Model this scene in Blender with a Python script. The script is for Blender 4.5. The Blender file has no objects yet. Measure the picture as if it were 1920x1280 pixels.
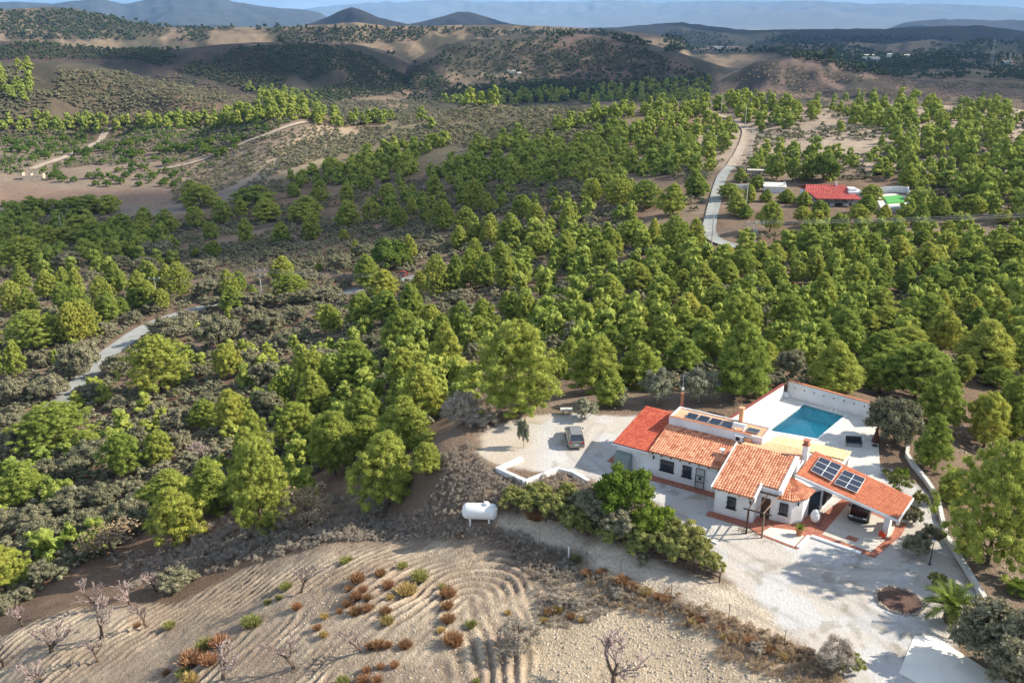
import bpy, math, random
import numpy as np
from mathutils import Vector, Matrix
R = math.radians
SC = bpy.context.scene
COL = SC.collection

# ---------------------------------------------------------------- camera, sky, sun, exposure
FPX = 1650.0; HC = 42.0; PITCH = math.atan(600/FPX)        # focal length in photo pixels, height, tilt
cd = bpy.data.cameras.new('camera'); cam = bpy.data.objects.new('camera', cd); COL.objects.link(cam)
cam.location = (0, 0, HC); cam.rotation_euler = (math.pi/2-PITCH, 0, 0)
cd.sensor_width = 36; cd.lens = 36*FPX/1920; cd.clip_start = 1; cd.clip_end = 90000
SC.camera = cam
SC.view_settings.view_transform = 'Standard'; SC.view_settings.look = 'None'
SC.view_settings.gamma = 1; SC.view_settings.exposure = 0.82
SC.render.resolution_x = 1024; SC.render.resolution_y = 682
SUN = Vector((3.8, 0.35, 2.6)).normalized()
EL = math.asin(SUN.z); AZ = math.atan2(SUN.x, SUN.y)
w = bpy.data.worlds.new("World"); SC.world = w; w.use_nodes = True
nt = w.node_tree; nt.nodes.clear()
sky = nt.nodes.new('ShaderNodeTexSky'); sky.sky_type = 'NISHITA'; sky.sun_disc = False
sky.sun_elevation = EL; sky.sun_rotation = AZ; sky.altitude = 600; sky.air_density = 1.0; sky.dust_density = 0.6
bg = nt.nodes.new('ShaderNodeBackground'); bg.inputs[1].default_value = 0.105
wo = nt.nodes.new('ShaderNodeOutputWorld')
# thin clouds in the sky, by direction
tc = nt.nodes.new('ShaderNodeTexCoord'); mp = nt.nodes.new('ShaderNodeMapping'); mp.inputs['Scale'].default_value = (3, 3, 22)
nz = nt.nodes.new('ShaderNodeTexNoise'); nz.inputs['Scale'].default_value = 2.2; nz.inputs['Detail'].default_value = 7
rp = nt.nodes.new('ShaderNodeValToRGB'); rp.color_ramp.elements[0].position = .50; rp.color_ramp.elements[1].position = .66
mx = nt.nodes.new('ShaderNodeMixRGB'); mx.inputs[2].default_value = (9.0, 9.3, 9.8, 1)
nt.links.new(tc.outputs['Generated'], mp.inputs[0]); nt.links.new(mp.outputs[0], nz.inputs[0])
nt.links.new(nz.outputs[0], rp.inputs[0]); nt.links.new(rp.outputs[0], mx.inputs[0]); nt.links.new(sky.outputs[0], mx.inputs[1])
nt.links.new(mx.outputs[0], bg.inputs[0]); nt.links.new(bg.outputs[0], wo.inputs[0])
ld = bpy.data.lights.new('sun', 'SUN'); ld.energy = 5.0; ld.angle = R(0.5); ld.color = (1.0, .91, .77)
lo = bpy.data.objects.new('sun', ld); COL.objects.link(lo); lo.location = (0, 0, 200)
lo.rotation_euler = (-SUN).to_track_quat('-Z', 'Y').to_euler()

# ---------------------------------------------------------------- photo pixel -> ray
CP, SP = math.cos(PITCH), math.sin(PITCH)
def ray(px, py):
    px = np.asarray(px, float); py = np.asarray(py, float)
    x = (px-960)/FPX; u = -(py-640)/FPX
    return np.stack([x, CP+u*SP, -SP+u*CP], -1)
def gz(px, py, z=0.0):
    d = ray(px, py); t = (z-HC)/d[..., 2]
    return np.stack([d[..., 0]*t, d[..., 1]*t, z+0*t], -1)
def depth_of(P): return P[..., 1]*CP-(P[..., 2]-HC)*SP

# ---------------------------------------------------------------- numpy noise
def _h(ix, iy, s):
    n = (ix.astype(np.int64)*374761393+iy.astype(np.int64)*668265263+s*974711) & 0xffffffff
    n = ((n ^ (n >> 13))*1274126177) & 0xffffffff
    return ((n ^ (n >> 16)) & 0xffff)/65535.0
def vn(x, y, s=0):
    ix = np.floor(x); iy = np.floor(y); fx = x-ix; fy = y-iy
    fx = fx*fx*(3-2*fx); fy = fy*fy*(3-2*fy)
    a = _h(ix, iy, s); b = _h(ix+1, iy, s); c = _h(ix, iy+1, s); d = _h(ix+1, iy+1, s)
    return (a*(1-fx)+b*fx)*(1-fy)+(c*(1-fx)+d*fx)*fy
def fbm(x, y, s=0, o=4):
    r = 0; a = .5; t = 0
    for k in range(o):
        r = r+a*vn(x*2**k+k*17.3, y*2**k-k*9.1, s+k); t += a; a *= .5
    return r/t
def sstep(a, b, x):
    t = np.clip((x-a)/(b-a), 0, 1); return t*t*(3-2*t)

def seg_dist(x, y, P, closed=True):
    n = len(P); best = np.full(x.shape, 1e9); par = np.zeros(x.shape); acc = 0
    for i in range(n if closed else n-1):
        a = P[i]; b = P[(i+1) % n]; d = b-a; L2 = d@d+1e-9
        t = np.clip(((x-a[0])*d[0]+(y-a[1])*d[1])/L2, 0, 1)
        q = np.hypot(x-a[0]-t*d[0], y-a[1]-t*d[1])
        best = np.minimum(best, q)
    return best
def inside(x, y, P):
    r = np.zeros(x.shape, bool); n = len(P)
    for i in range(n):
        a = P[i]; b = P[(i+1) % n]
        c = ((a[1] > y) != (b[1] > y)) & (x < (b[0]-a[0])*(y-a[1])/(b[1]-a[1]+1e-12)+a[0])
        r ^= c
    return r
def sdf(x, y, P):
    d = seg_dist(x, y, P); return np.where(inside(x, y, P), -d, d)

# ---------------------------------------------------------------- terrain
def nums(s): return [float(v) for v in s.replace('\n', ' ').split()]
CTRL = np.array(nums('''
1000 860 0 1150 950 0 1350 1050 -.2 1500 1100 0 1700 1100 0 1850 1130 0 1650 850 0 1480 740 0 1250 780 0 1050 780 -.2
900 830 -1 930 870 -.8 1600 1250 0 960 975 -2.8 900 972 -3 1250 1090 -1 1100 1015 -1.9 1350 1120 -.4 1480 1270 -.6
950 1050 -3.3 1100 1200 -2.2 1300 1250 -1.3 900 1280 -2.6 700 1080 -4.6 560 1100 -6.6 700 1250 -4 400 1250 -7.5
450 1130 -9 300 1170 -11.5 100 1250 -12.5 0 1200 -16 600 1020 -7.4 800 1000 -4.6 200 1120 -14.5
730 960 -6.5 490 1010 -11 328 1030 -16 88 1045 -21 12 1120 -20 212 1055 -18.5 600 930 -11
100 860 -27 200 900 -24 45 950 -25 300 870 -22 430 815 -21 560 850 -17 700 860 -9 680 760 -16 820 840 -4.2 880 790 -3 790 900 -4.5
970 785 -3 590 790 -19 450 720 -25 300 745 -28 100 755 -32 200 670 -33 280 610 -34 380 575 -34 30 600 -36 150 560 -37
330 550 -36 30 480 -45 200 470 -43 300 490 -41 430 560 -33 550 560 -29 660 545 -27 770 520 -24 620 650 -24 500 620 -28
760 650 -16 700 600 -22 900 650 -12 870 730 -8 850 560 -19 1000 620 -13 1080 640 -9 1040 500 -17 900 460 -22
1100 740 -3 1250 700 -4 1400 680 -5 1560 720 -3.5 1700 750 -3 1850 830 -3 1900 1080 -2 1910 700 -5 1800 600 -7
1600 580 -8 1400 560 -9 1200 560 -11 1150 460 -14 1350 450 -10 1340 340 -8 1390 250 -6 1600 450 -9 1850 450 -9
1560 370 -8 1850 330 -4 1700 270 -3 1500 260 -4 1400 195 1 1700 198 0 1900 205 -1 1200 205 -3 1000 205 -8
500 430 -40 600 380 -38 700 400 -33 850 400 -27 300 400 -47 100 400 -50 50 380 -52 250 370 -50 400 330 -47
200 310 -47 50 300 -45 550 250 -42 400 250 -42 200 250 -44 100 220 -38 650 290 -35 800 290 -25 900 230 -18
1050 260 -13 1200 300 -11 1000 320 -17 850 330 -25 1150 380 -13 750 350 -33 620 240 -38 900 195 -12 750 225 -26
450 215 -26 300 215 -30 540 215 -26 0 250 -40
''')).reshape(-1, 3)
CW = gz(CTRL[:, 0], CTRL[:, 1], CTRL[:, 2])
def pd(px, d, z):            # column px of the photo, ground distance, height
    x = (px-960)/FPX/CP; a = math.atan(x); return [d*math.sin(a), d*math.cos(a), z]
EXTRA = [pd(1100, 750, -45), pd(1300, 750, -40), pd(1600, 700, -34), pd(1900, 720, -34), pd(1000, 900, -52), pd(850, 900, -52),
 pd(1450, 1000, -30), pd(1650, 1000, -31), pd(1880, 1000, -30), pd(700, 950, -50), pd(1200, 1100, -52), pd(0, 1400, -30), pd(300, 1400, -35),
 pd(600, 1400, -45), pd(900, 1500, -50), pd(1200, 1700, -45), pd(1500, 1600, -40), pd(1900, 1600, -35),
 pd(0, 3000, -40), pd(500, 3000, -45), pd(960, 3000, -50), pd(1400, 3000, -55), pd(1900, 3000, -55),
 pd(0, 9000, -40), pd(960, 9000, -60), pd(1900, 9000, -60), pd(0, 30000, -60), pd(960, 30000, -80), pd(1900, 30000, -80),
 pd(960, 30, -3), pd(0, 35, -10), pd(1900, 32, -1), pd(1400, 30, -1.5),
 pd(2600, 60, -3), pd(2600, 150, -7), pd(2600, 400, -8), pd(2600, 1500, -35), pd(2600, 30000, -80),
 pd(-700, 60, -22), pd(-700, 150, -38), pd(-700, 400, -48), pd(-700, 1500, -35), pd(-700, 30000, -60)]
CW = np.vstack([CW, np.array(EXTRA)])
def uv_of(x, y): return np.arctan2(x, y)*2.2, np.log(np.hypot(x, y)+1e-6)
cu, cv = uv_of(CW[:, 0], CW[:, 1])
KC = 0.05
def kern(du, dv): return np.sqrt(du*du+dv*dv+KC*KC)
A = kern(cu[:, None]-cu[None], cv[:, None]-cv[None])
n = len(cu); A = A-1e-3*np.eye(n)*1.0
M = np.zeros((n+1, n+1)); M[:n, :n] = A; M[:n, n] = 1; M[n, :n] = 1
WT = np.linalg.solve(M, np.append(CW[:, 2], 0))
def base_z(x, y):
    u, v = uv_of(x, y); out = np.full(x.shape, WT[n])
    for i in range(n): out = out+WT[i]*kern(u-cu[i], v-cv[i])
    return out
# ridges seen behind: distance, front width, back width, crest along the skyline (photo x, y)
RIDGES = [
 (900, 230, 260, 'a', '-300 118 0 116 100 114 250 118 330 142 450 172 560 200 640 222'),
 (1550, 420, 350, 'b', '-300 70 0 72 150 78 270 92 400 92 470 84 560 78 700 84 760 98 800 124 850 152 900 172'),
 (1480, 380, 500, 'c', '740 150 800 110 850 82 900 74 960 72 1000 68 1070 64 1150 72 1200 86 1260 106 1330 132 1400 150 1480 170'),
 (1150, 240, 300, 'd', '1250 170 1320 142 1370 116 1430 106 1490 112 1560 128 1640 152 1750 165 1950 168 2300 168'),
 (2300, 500, 500, 'e', '-300 20 0 22 130 18 200 14 240 17 330 40 400 52 480 52 600 50 700 42 760 50 860 48 960 46 1060 52 1130 56 1200 66 1300 84'),
 (2300, 350, 400, 'e', '1150 104 1330 98 1410 90 1480 104 1600 108 1700 100 1760 106 1850 102 1950 108 2300 108'),
 (3100, 350, 500, 'f', '1260 94 1340 90 1410 78 1460 84 1520 78 1580 84 1660 74 1700 80 1760 76 1830 84 1920 82 2300 84'),
 (4300, 500, 400, 'g', '560 60 620 46 660 30 680 19 695 14 712 19 740 33 790 46 850 60'),
 (5200, 600, 500, 'g', '700 60 780 48 820 39 850 30 870 23 890 23 912 30 945 42 990 50 1060 60'),
 (4600, 900, 900, 'h', '940 60 1000 56 1080 54 1150 50 1240 42 1290 50 1350 57 1420 56 1520 54 1580 55 1650 50 1740 48 1790 56 1850 66 1920 70 2300 70'),
 (9500, 2500, 3000, 'i', '-300 -10 0 2 90 6 150 6 200 9 280 0 320 9 350 4 400 -12 470 -12 500 4 550 14 620 20 700 38'),
 (13000, 2000, 2500, 'i', '1560 46 1620 42 1680 36 1760 40 1850 34 1920 32 2300 30'),
 (24000, 6500, 4000, 'j', '-300 12 300 14 560 20 600 19 680 11 760 4 850 2 960 6 1000 4 1060 6 1130 1 1180 5 1230 6 1300 4 1380 6 1440 3 1500 6 1570 9 1620 8 1700 11 1770 14 1850 18 1920 22 2300 26')]
RID = None
def ridges(x, y, z):
    global RID
    RID = np.full(x.shape, -1)
    a = np.arctan2(x, y); d = np.hypot(x, y)
    X_, Y_, A_, D_, Z_ = x, y, a, d, z.copy()
    for k, (D, fw, bw, tg, s) in enumerate(RIDGES):
        sel = (D_ > D-fw*1.6) & (D_ < D+bw*1.6)
        if not sel.any(): continue
        x, y, a, d = X_[sel], Y_[sel], A_[sel], D_[sel]; pxx = 960+np.tan(a)*CP*FPX
        c = np.array(nums(s)).reshape(-1, 2)
        sc_ = D/24.0
        wob = (fbm(x/(fw*.9)+k*3, y/(fw*.9), 40+k, 4)-.5)
        Dl = D*(1+.0*pxx)+wob*fw*.9
        py = np.interp(pxx, c[:, 0], c[:, 1], left=np.nan, right=np.nan)
        jag = (np.abs(fbm(pxx/30+k*7+wob*1.5, d/(fw*.30), 30+k, 5)-.5)*-1+.12)*(13 if k >= 10 else 9 if k > 8 else 5); py = py-jag; ew = min(60, .45*(c[-1, 0]-c[0, 0])); edge = sstep(c[0, 0], c[0, 0]+ew, pxx)*(1-sstep(c[-1, 0]-ew, c[-1, 0], pxx))
        # horizontal distance D: height of the crest on that ray
        u = -(py-640)/FPX; el = np.arctan2((-SP+u*CP), np.hypot((pxx-960)/FPX, CP+u*SP))
        crest = HC+Dl*np.tan(el)
        rough = (.30-np.abs(fbm(x/(fw*.19), y/(fw*.19), 60+k, 5)-.5)*3.2)*(crest+70)*.20
        t = (d-Dl); prof = np.where(t < 0, 1-sstep(0, 1, np.clip(-t/fw, 0, 1)**1.05), 1-sstep(0, 1, np.clip(t/bw, 0, 1)))
        gul = np.abs(fbm(x/(fw*.28), y/(fw*.28), 80+k, 4)-.5)*2
        h = -62+(crest+62)*prof*(1-.62*gul*(1-prof))+rough*(1-prof**3)*prof
        h = np.where(np.isnan(h), -1e9, -90+(h+90)*edge)
        zs = Z_[sel]; up = h > zs; rs = RID[sel]; rs[up] = k; RID[sel] = rs; Z_[sel] = np.maximum(zs, h)
    return Z_
PLOT = gz(*np.array(nums('''880 826 930 792 1000 776 1150 762 1262 762 1380 765 1468 716 1560 738 1660 772 1710 850 1770 950 1800 1010
 1870 1130 1960 1200 1960 1330 1640 1330 1560 1220 1480 1160 1380 1095 1345 1030 1290 990 1225 950 1130 908 1060 905 1000 893 935 884 895 860''')).reshape(-1, 2).T, 0)[:, :2]
TRI = gz(*np.array([[872, 1118], [500, 1420], [935, 1420]]).T, -3)[:, :2]
FIELD = gz(*np.array([[-60, 1205], [130, 1140], [330, 1115], [480, 1040], [620, 1022], [760, 1000], [900, 1012], [975, 1060], [1000, 1110], [985, 1400], [-60, 1400]]).T, np.array([-16, -14.6, -11, -9, -7, -5, -3.6, -3, -3, -2.6, -13]))[:, :2]
def full_z(x, y):
    z = base_z(x, y); d = np.hypot(x, y)
    amp = np.clip((d-60)/400, 0, 1)*(1-sstep(1500, 4000, d)*.5)
    z = z+(fbm(x/38, y/38, 3, 4)-.5)*2.2*np.clip((d-85)/90, 0, 1)+(fbm(x/120, y/120, 9, 5)-.5)*20*amp*np.clip((d-420)/500, 0, 1)
    z = z+(fbm(x/6, y/6, 5, 3)-.5)*.45
    z = ridges(x, y, z)
    near = d < 160; sd = np.full(x.shape, 99.0)
    sd[near] = sdf(x[near], y[near], PLOT)
    k = 1-sstep(0, 10, sd)
    z = z*(1-k)
    fd = np.full(x.shape, 99.0); fd[near] = sdf(x[near], y[near], TRI)
    fm = np.zeros(x.shape); fm[near] = 1-sstep(-1.0, 1.5, sdf(x[near], y[near], FIELD))
    fur = fd+(fbm(x/3, y/3, 11, 3)-.5)*.75+(fbm(x/11, y/11, 12, 2)-.5)*3.0
    return z, sd, fur, fm
NA = 540
az = np.linspace(R(-43), R(43), NA)
rad = np.concatenate([np.arange(20, 46, .6), np.arange(46, 112, .22)])
rr = [112.0]
while rr[-1] < 34000: rr.append(rr[-1]*1.006)
rad = np.concatenate([rad, rr]); NR = len(rad)
AA, RR = np.meshgrid(az, rad)
GX = RR*np.sin(AA); GY = RR*np.cos(AA)
GZ, GSD, GFU, GFM = full_z(GX, GY)
GRID = RID.copy()
res_ok = np.clip((112-RR)/10, 0, 1)
# the ploughed rows are real ridges of soil
GZ = GZ+GFM*res_ok*(  .115*np.sin(GFU*2*math.pi/.95)*sstep(.32, .66, fbm(GX/5, GY/5, 77, 4))*1.25+.12*(vn(GX*2.2, GY*2.2, 5)-.5)+.12*(fbm(GX*.8, GY*.8, 15, 3)-.5))
lr = np.log(rad)
def zt(x, y):
    x = np.asarray(x, float); y = np.asarray(y, float)
    a = (np.arctan2(x, y)-az[0])/(az[1]-az[0]); d = np.hypot(x, y)
    j = np.clip(np.searchsorted(rad, d)-1, 0, NR-2); fj = np.clip((d-rad[j])/(rad[j+1]-rad[j]), 0, 1)
    i = np.clip(a.astype(int), 0, NA-2); fi = np.clip(a-i, 0, 1)
    return (GZ[j, i]*(1-fi)+GZ[j, i+1]*fi)*(1-fj)+(GZ[j+1, i]*(1-fi)+GZ[j+1, i+1]*fi)*fj
def at(px, py, tmax=26000):
    """world points where the photo pixels meet the ground"""
    px = np.atleast_1d(np.asarray(px, float)); py = np.atleast_1d(np.asarray(py, float))
    d = ray(px, py); T = np.exp(np.linspace(math.log(40), math.log(tmax), 460))
    hit = np.full(px.shape, np.nan); prev = np.full(px.shape, T[0]); done = np.zeros(px.shape, bool)
    for t in T:
        P = d*t; b = (HC+P[:, 2] < zt(P[:, 0], P[:, 1])) & ~done
        if b.any():
            lo_ = prev[b].copy(); hi = np.full(b.sum(), t); db = d[b]
            for _ in range(14):
                m = (lo_+hi)/2; Q = db*m[:, None]; u = HC+Q[:, 2] < zt(Q[:, 0], Q[:, 1])
                hi = np.where(u, m, hi); lo_ = np.where(u, lo_, m)
            hit[b] = hi; done |= b
        prev[~done] = t
        if done.all(): break
    P = d*hit[:, None]; P[:, 2] += HC
    return P
def at1(px, py): return Vector(at(px, py)[0])
def poly(s):
    a = np.array(nums(s)).reshape(-1, 2); return at(a[:, 0], a[:, 1])

# ---------------------------------------------------------------- mesh + tagging helpers
def npmesh(name, V, F, mats=(), midx=None, smooth=False, cols=None):
    """V (n,3), F list of (m,k) int arrays"""
    if not isinstance(F, (list, tuple)): F = [F]
    F = [np.asarray(f, np.int32) for f in F if len(f)]
    me = bpy.data.meshes.new(name); me.vertices.add(len(V)); me.vertices.foreach_set('co', np.asarray(V, np.float32).ravel())
    L = np.concatenate([f.ravel() for f in F]); S = np.concatenate([np.full(len(f), f.shape[1], np.int32) for f in F])
    st = np.concatenate([[0], np.cumsum(S)[:-1]]).astype(np.int32)
    me.loops.add(len(L)); me.loops.foreach_set('vertex_index', L.astype(np.int32))
    me.polygons.add(len(S)); me.polygons.foreach_set('loop_start', st)
    try: me.polygons.foreach_set('loop_total', S)
    except Exception: pass
    for m in mats: me.materials.append(m)
    if midx is not None: me.polygons.foreach_set('material_index', np.asarray(midx, np.int32))
    me.polygons.foreach_set('use_smooth', np.full(len(S), smooth, bool))
    me.update(calc_edges=True)
    if cols is not None:
        for nm, c in cols.items():
            at_ = me.attributes.new(nm, 'FLOAT_VECTOR' if nm == 'cn' else 'FLOAT_COLOR' if c.ndim == 2 else 'FLOAT', 'POINT')
            if nm == 'cn': at_.data.foreach_set('vector', c.astype(np.float32).ravel()); continue
            if c.ndim == 2:
                c4 = np.ones((len(V), 4), np.float32); c4[:, :3] = c; at_.data.foreach_set('color', c4.ravel())
            elif False: pass
            else: at_.data.foreach_set('value', c.astype(np.float32))
    me.validate() if len(V) < 3000 else None
    return me
def link(name, data, parent=None, loc=None):
    o = bpy.data.objects.new(name, data); COL.objects.link(o)
    if parent is not None: o.parent = parent
    if loc is not None: o.location = loc
    return o
def tag(o, label=None, cat=None, group=None, kind=None):
    if label: o['label'] = label
    if cat: o['category'] = cat
    if group: o['group'] = group
    if kind: o['kind'] = kind
    return o
def thing(name, label, cat, loc=(0, 0, 0), rz=0.0, group=None):
    o = bpy.data.objects.new(name, None); COL.objects.link(o); o.location = loc; o.rotation_euler = (0, 0, rz)
    o.empty_display_size = .3
    return tag(o, label, cat, group)
def clone(o, parent=None, data_map=None):
    c = o.copy(); COL.objects.link(c)
    if parent is not None: c.parent = parent
    for ch in o.children: clone(ch, c)
    return c
class MB:
    """collects primitives, builds ONE mesh object"""
    def __init__(s): s.v = []; s.f = []; s.m = []
    def add(s, V, F, mi=0):
        b = len(s.v); s.v += [tuple(p) for p in V]; s.f += [tuple(i+b for i in f) for f in F]; s.m += [mi]*len(F); return s
    def hexa(s, P, mi=0):      # 8 points: bottom 4 ccw, top 4 ccw
        return s.add(P, [(3, 2, 1, 0), (4, 5, 6, 7), (0, 1, 5, 4), (1, 2, 6, 5), (2, 3, 7, 6), (3, 0, 4, 7)], mi)
    def box(s, x0, x1, y0, y1, z0, z1, mi=0):
        return s.hexa([(x0, y0, z0), (x1, y0, z0), (x1, y1, z0), (x0, y1, z0), (x0, y0, z1), (x1, y0, z1), (x1, y1, z1), (x0, y1, z1)], mi)
    def prism(s, P, z0, z1, mi=0):   # P ccw xy list, z0/z1 scalar or list
        n = len(P); a = z0 if hasattr(z0, '__len__') else [z0]*n; b = z1 if hasattr(z1, '__len__') else [z1]*n
        V = [(p[0], p[1], a[i]) for i, p in enumerate(P)]+[(p[0], p[1], b[i]) for i, p in enumerate(P)]
        F = [tuple(range(n-1, -1, -1)), tuple(range(n, 2*n))]+[(i, (i+1) % n, n+(i+1) % n, n+i) for i in range(n)]
        return s.add(V, F, mi)
    def tube(s, pts, r, k=6, mi=0, cap=True):
        pts = [Vector(p) for p in pts]; n = len(pts); rs = r if hasattr(r, '__len__') else [r]*n
        V = []; up = None
        for i, p in enumerate(pts):
            t = (pts[min(i+1, n-1)]-pts[max(i-1, 0)]).normalized()
            if up is None: up = Vector((0, 0, 1)) if abs(t.z) < .9 else Vector((1, 0, 0))
            x = t.cross(up).normalized(); y = x.cross(t).normalized(); up = y
            for j in range(k):
                a = 2*math.pi*j/k; V.append(p+x*math.cos(a)*rs[i]+y*math.sin(a)*rs[i])
        F = [(i*k+j, i*k+(j+1) % k, (i+1)*k+(j+1) % k, (i+1)*k+j) for i in range(n-1) for j in range(k)]
        if cap: F += [tuple(range(k-1, -1, -1)), tuple((n-1)*k+j for j in range(k))]
        return s.add(V, F, mi)
    def lathe(s, prof, c=(0, 0, 0), k=16, mi=0):
        V = [(c[0]+r*math.cos(2*math.pi*j/k), c[1]+r*math.sin(2*math.pi*j/k), c[2]+z) for r, z in prof for j in range(k)]
        m = len(prof); F = [(i*k+j, i*k+(j+1) % k, (i+1)*k+(j+1) % k, (i+1)*k+j) for i in range(m-1) for j in range(k)]
        F += [tuple(range(k-1, -1, -1)), tuple((m-1)*k+j for j in range(k))]
        return s.add(V, F, mi)
    def build(s, name, mat, parent=None, smooth=False, bevel=0, loc=None):
        me = bpy.data.meshes.new(name); me.from_pydata(s.v, [], s.f)
        for m in (mat if isinstance(mat, (list, tuple)) else [mat]): me.materials.append(m)
        me.polygons.foreach_set('material_index', s.m)
        if smooth: me.polygons.foreach_set('use_smooth', [True]*len(s.f))
        me.update(); o = link(name, me, parent, loc)
        if bevel:
            b = o.modifiers.new('b', 'BEVEL'); b.width = bevel; b.segments = 2; b.limit_method = 'ANGLE'
        return o

# ---------------------------------------------------------------- materials
def nodes(name):
    m = bpy.data.materials.new(name); m.use_nodes = True; t = m.node_tree; b = t.nodes['Principled BSDF']
    return m, t, b
def sock(b, k, v):
    if k in b.inputs: b.inputs[k].default_value = v
def mat(name, c, rough=.8, var=.12, scale=2.0, bump=0.0, metal=0, coat=0, coord='Object', spec=.3, detail=6, c2=None, bdist=.03):
    m, t, b = nodes(name)
    tcn = t.nodes.new('ShaderNodeTexCoord'); nz = t.nodes.new('ShaderNodeTexNoise')
    nz.inputs['Scale'].default_value = scale; nz.inputs['Detail'].default_value = detail
    t.links.new(tcn.outputs[coord], nz.inputs['Vector'])
    r = t.nodes.new('ShaderNodeValToRGB'); r.color_ramp.elements[0].position = .32; r.color_ramp.elements[1].position = .68
    a = [max(0, v*(1-var)) for v in c]; d = [min(1, v*(1+var)) for v in (c2 or c)]
    r.color_ramp.elements[0].color = (*a, 1); r.color_ramp.elements[1].color = (*d, 1)
    t.links.new(nz.outputs[0], r.inputs[0]); t.links.new(r.outputs[0], b.inputs['Base Color'])
    sock(b, 'Roughness', rough); sock(b, 'Metallic', metal); sock(b, 'Coat Weight', coat); sock(b, 'Specular IOR Level', spec)
    if bump:
        bp = t.nodes.new('ShaderNodeBump'); bp.inputs['Strength'].default_value = bump; bp.inputs['Distance'].default_value = bdist
        n2 = t.nodes.new('ShaderNodeTexNoise'); n2.inputs['Scale'].default_value = scale*7; n2.inputs['Detail'].default_value = 8
        t.links.new(tcn.outputs[coord], n2.inputs['Vector'])
        t.links.new(n2.outputs[0], bp.inputs['Height']); t.links.new(bp.outputs[0], b.inputs['Normal'])
    return m
def leaf(name, lo_c, hi_c, trans=.35, nscale=1.3, sat=.10, cn=False):
    """foliage: per-object tint, clump-scale noise, light let through"""
    m = bpy.data.materials.new(name); m.use_nodes = True; t = m.node_tree; t.nodes.clear()
    out = t.nodes.new('ShaderNodeOutputMaterial')
    oi = t.nodes.new('ShaderNodeObjectInfo'); ge = t.nodes.new('ShaderNodeNewGeometry')
    nz = t.nodes.new('ShaderNodeTexNoise'); nz.inputs['Scale'].default_value = nscale; nz.inputs['Detail'].default_value = 4
    t.links.new(ge.outputs['Position'], nz.inputs['Vector'])
    r = t.nodes.new('ShaderNodeValToRGB'); r.color_ramp.elements[0].position = .35; r.color_ramp.elements[1].position = .65
    r.color_ramp.elements[0].color = (*lo_c, 1); r.color_ramp.elements[1].color = (*hi_c, 1)
    t.links.new(nz.outputs[0], r.inputs[0])
    nl = t.nodes.new('ShaderNodeTexNoise'); nl.inputs['Scale'].default_value = .045; nl.inputs['Detail'].default_value = 2
    t.links.new(ge.outputs['Position'], nl.inputs['Vector'])
    ad = t.nodes.new('ShaderNodeMath'); ad.operation = 'MULTIPLY_ADD'; ad.inputs[1].default_value = .5; t.links.new(oi.outputs['Random'], ad.inputs[0])
    t.links.new(nl.outputs[0], ad.inputs[2])
    mh = t.nodes.new('ShaderNodeMapRange'); mh.inputs['From Min'].default_value = .3; mh.inputs['From Max'].default_value = 1.2
    mh.inputs['To Min'].default_value = .5-sat*.33; mh.inputs['To Max'].default_value = .5+sat*.28
    t.links.new(ad.outputs[0], mh.inputs['Value'])
    mv = t.nodes.new('ShaderNodeMapRange'); mv.inputs['From Min'].default_value = .3; mv.inputs['From Max'].default_value = 1.2
    mv.inputs['To Min'].default_value = 1.25; mv.inputs['To Max'].default_value = .75
    t.links.new(ad.outputs[0], mv.inputs['Value'])
    hs = t.nodes.new('ShaderNodeHueSaturation'); t.links.new(mh.outputs[0], hs.inputs['Hue']); t.links.new(mv.outputs[0], hs.inputs['Value'])
    t.links.new(r.outputs[0], hs.inputs['Color'])
    d = t.nodes.new('ShaderNodeBsdfDiffuse'); tr = t.nodes.new('ShaderNodeBsdfTranslucent'); mx = t.nodes.new('ShaderNodeMixShader'); mx.inputs[0].default_value = trans
    t.links.new(hs.outputs[0], d.inputs[0]); t.links.new(hs.outputs[0], tr.inputs[0])
    if cn:   # leaves shade along the outward direction of their clump
        an = t.nodes.new('ShaderNodeAttribute'); an.attribute_name = 'cn'
        vt = t.nodes.new('ShaderNodeVectorTransform'); vt.vector_type = 'NORMAL'; vt.convert_from = 'OBJECT'; vt.convert_to = 'WORLD'
        t.links.new(an.outputs['Vector'], vt.inputs[0]); t.links.new(vt.outputs[0], d.inputs['Normal']); t.links.new(vt.outputs[0], tr.inputs['Normal'])
    t.links.new(d.outputs[0], mx.inputs[1]); t.links.new(tr.outputs[0], mx.inputs[2]); t.links.new(mx.outputs[0], out.inputs[0])
    return m
M = {}
M['white'] = mat('white_render', (.70, .69, .67), .88, .10, .55, .35, c2=(.76, .76, .75))
M['white2'] = mat('white_paint', (.80, .80, .78), .5, .03)
M['concrete'] = mat('pale_concrete', (.60, .575, .52), .9, .10, .8, .2)
M['slab'] = mat('pale_beige_slab', (.52, .49, .42), .9, .08, 1.2, .2)
M['terra'] = mat('terracotta_paving', (.36, .14, .09), .8, .25, 3, .2)
M['salmon'] = mat('salmon_flat_roof', (.66, .36, .21), .85, .12, 1.5, .2)
M['darkgrey'] = mat('dark_grey_iron', (.035, .037, .045), .5, .1)
M['glass'] = mat('dark_window_glass', (.03, .04, .055), .08, .1, spec=.6)
M['wood'] = mat('dark_brown_wood', (.07, .04, .025), .8, .4, 4, .4)
M['wood2'] = mat('weathered_log', (.22, .16, .11), .85, .35, 4, .4)
M['bark'] = mat('bark', (.12, .085, .06), .95, .35, 5, .5)
M['palebark'] = mat('pale_bark', (.26, .22, .19), .95, .3, 5, .4)
M['steel'] = mat('galvanised_steel', (.42, .43, .44), .45, .1, metal=.6)
M['polec'] = mat('concrete_pole', (.50, .49, .46), .85, .1)
M['wire'] = mat('wire', (.30, .30, .30), .5, .1, metal=.5)
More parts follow.
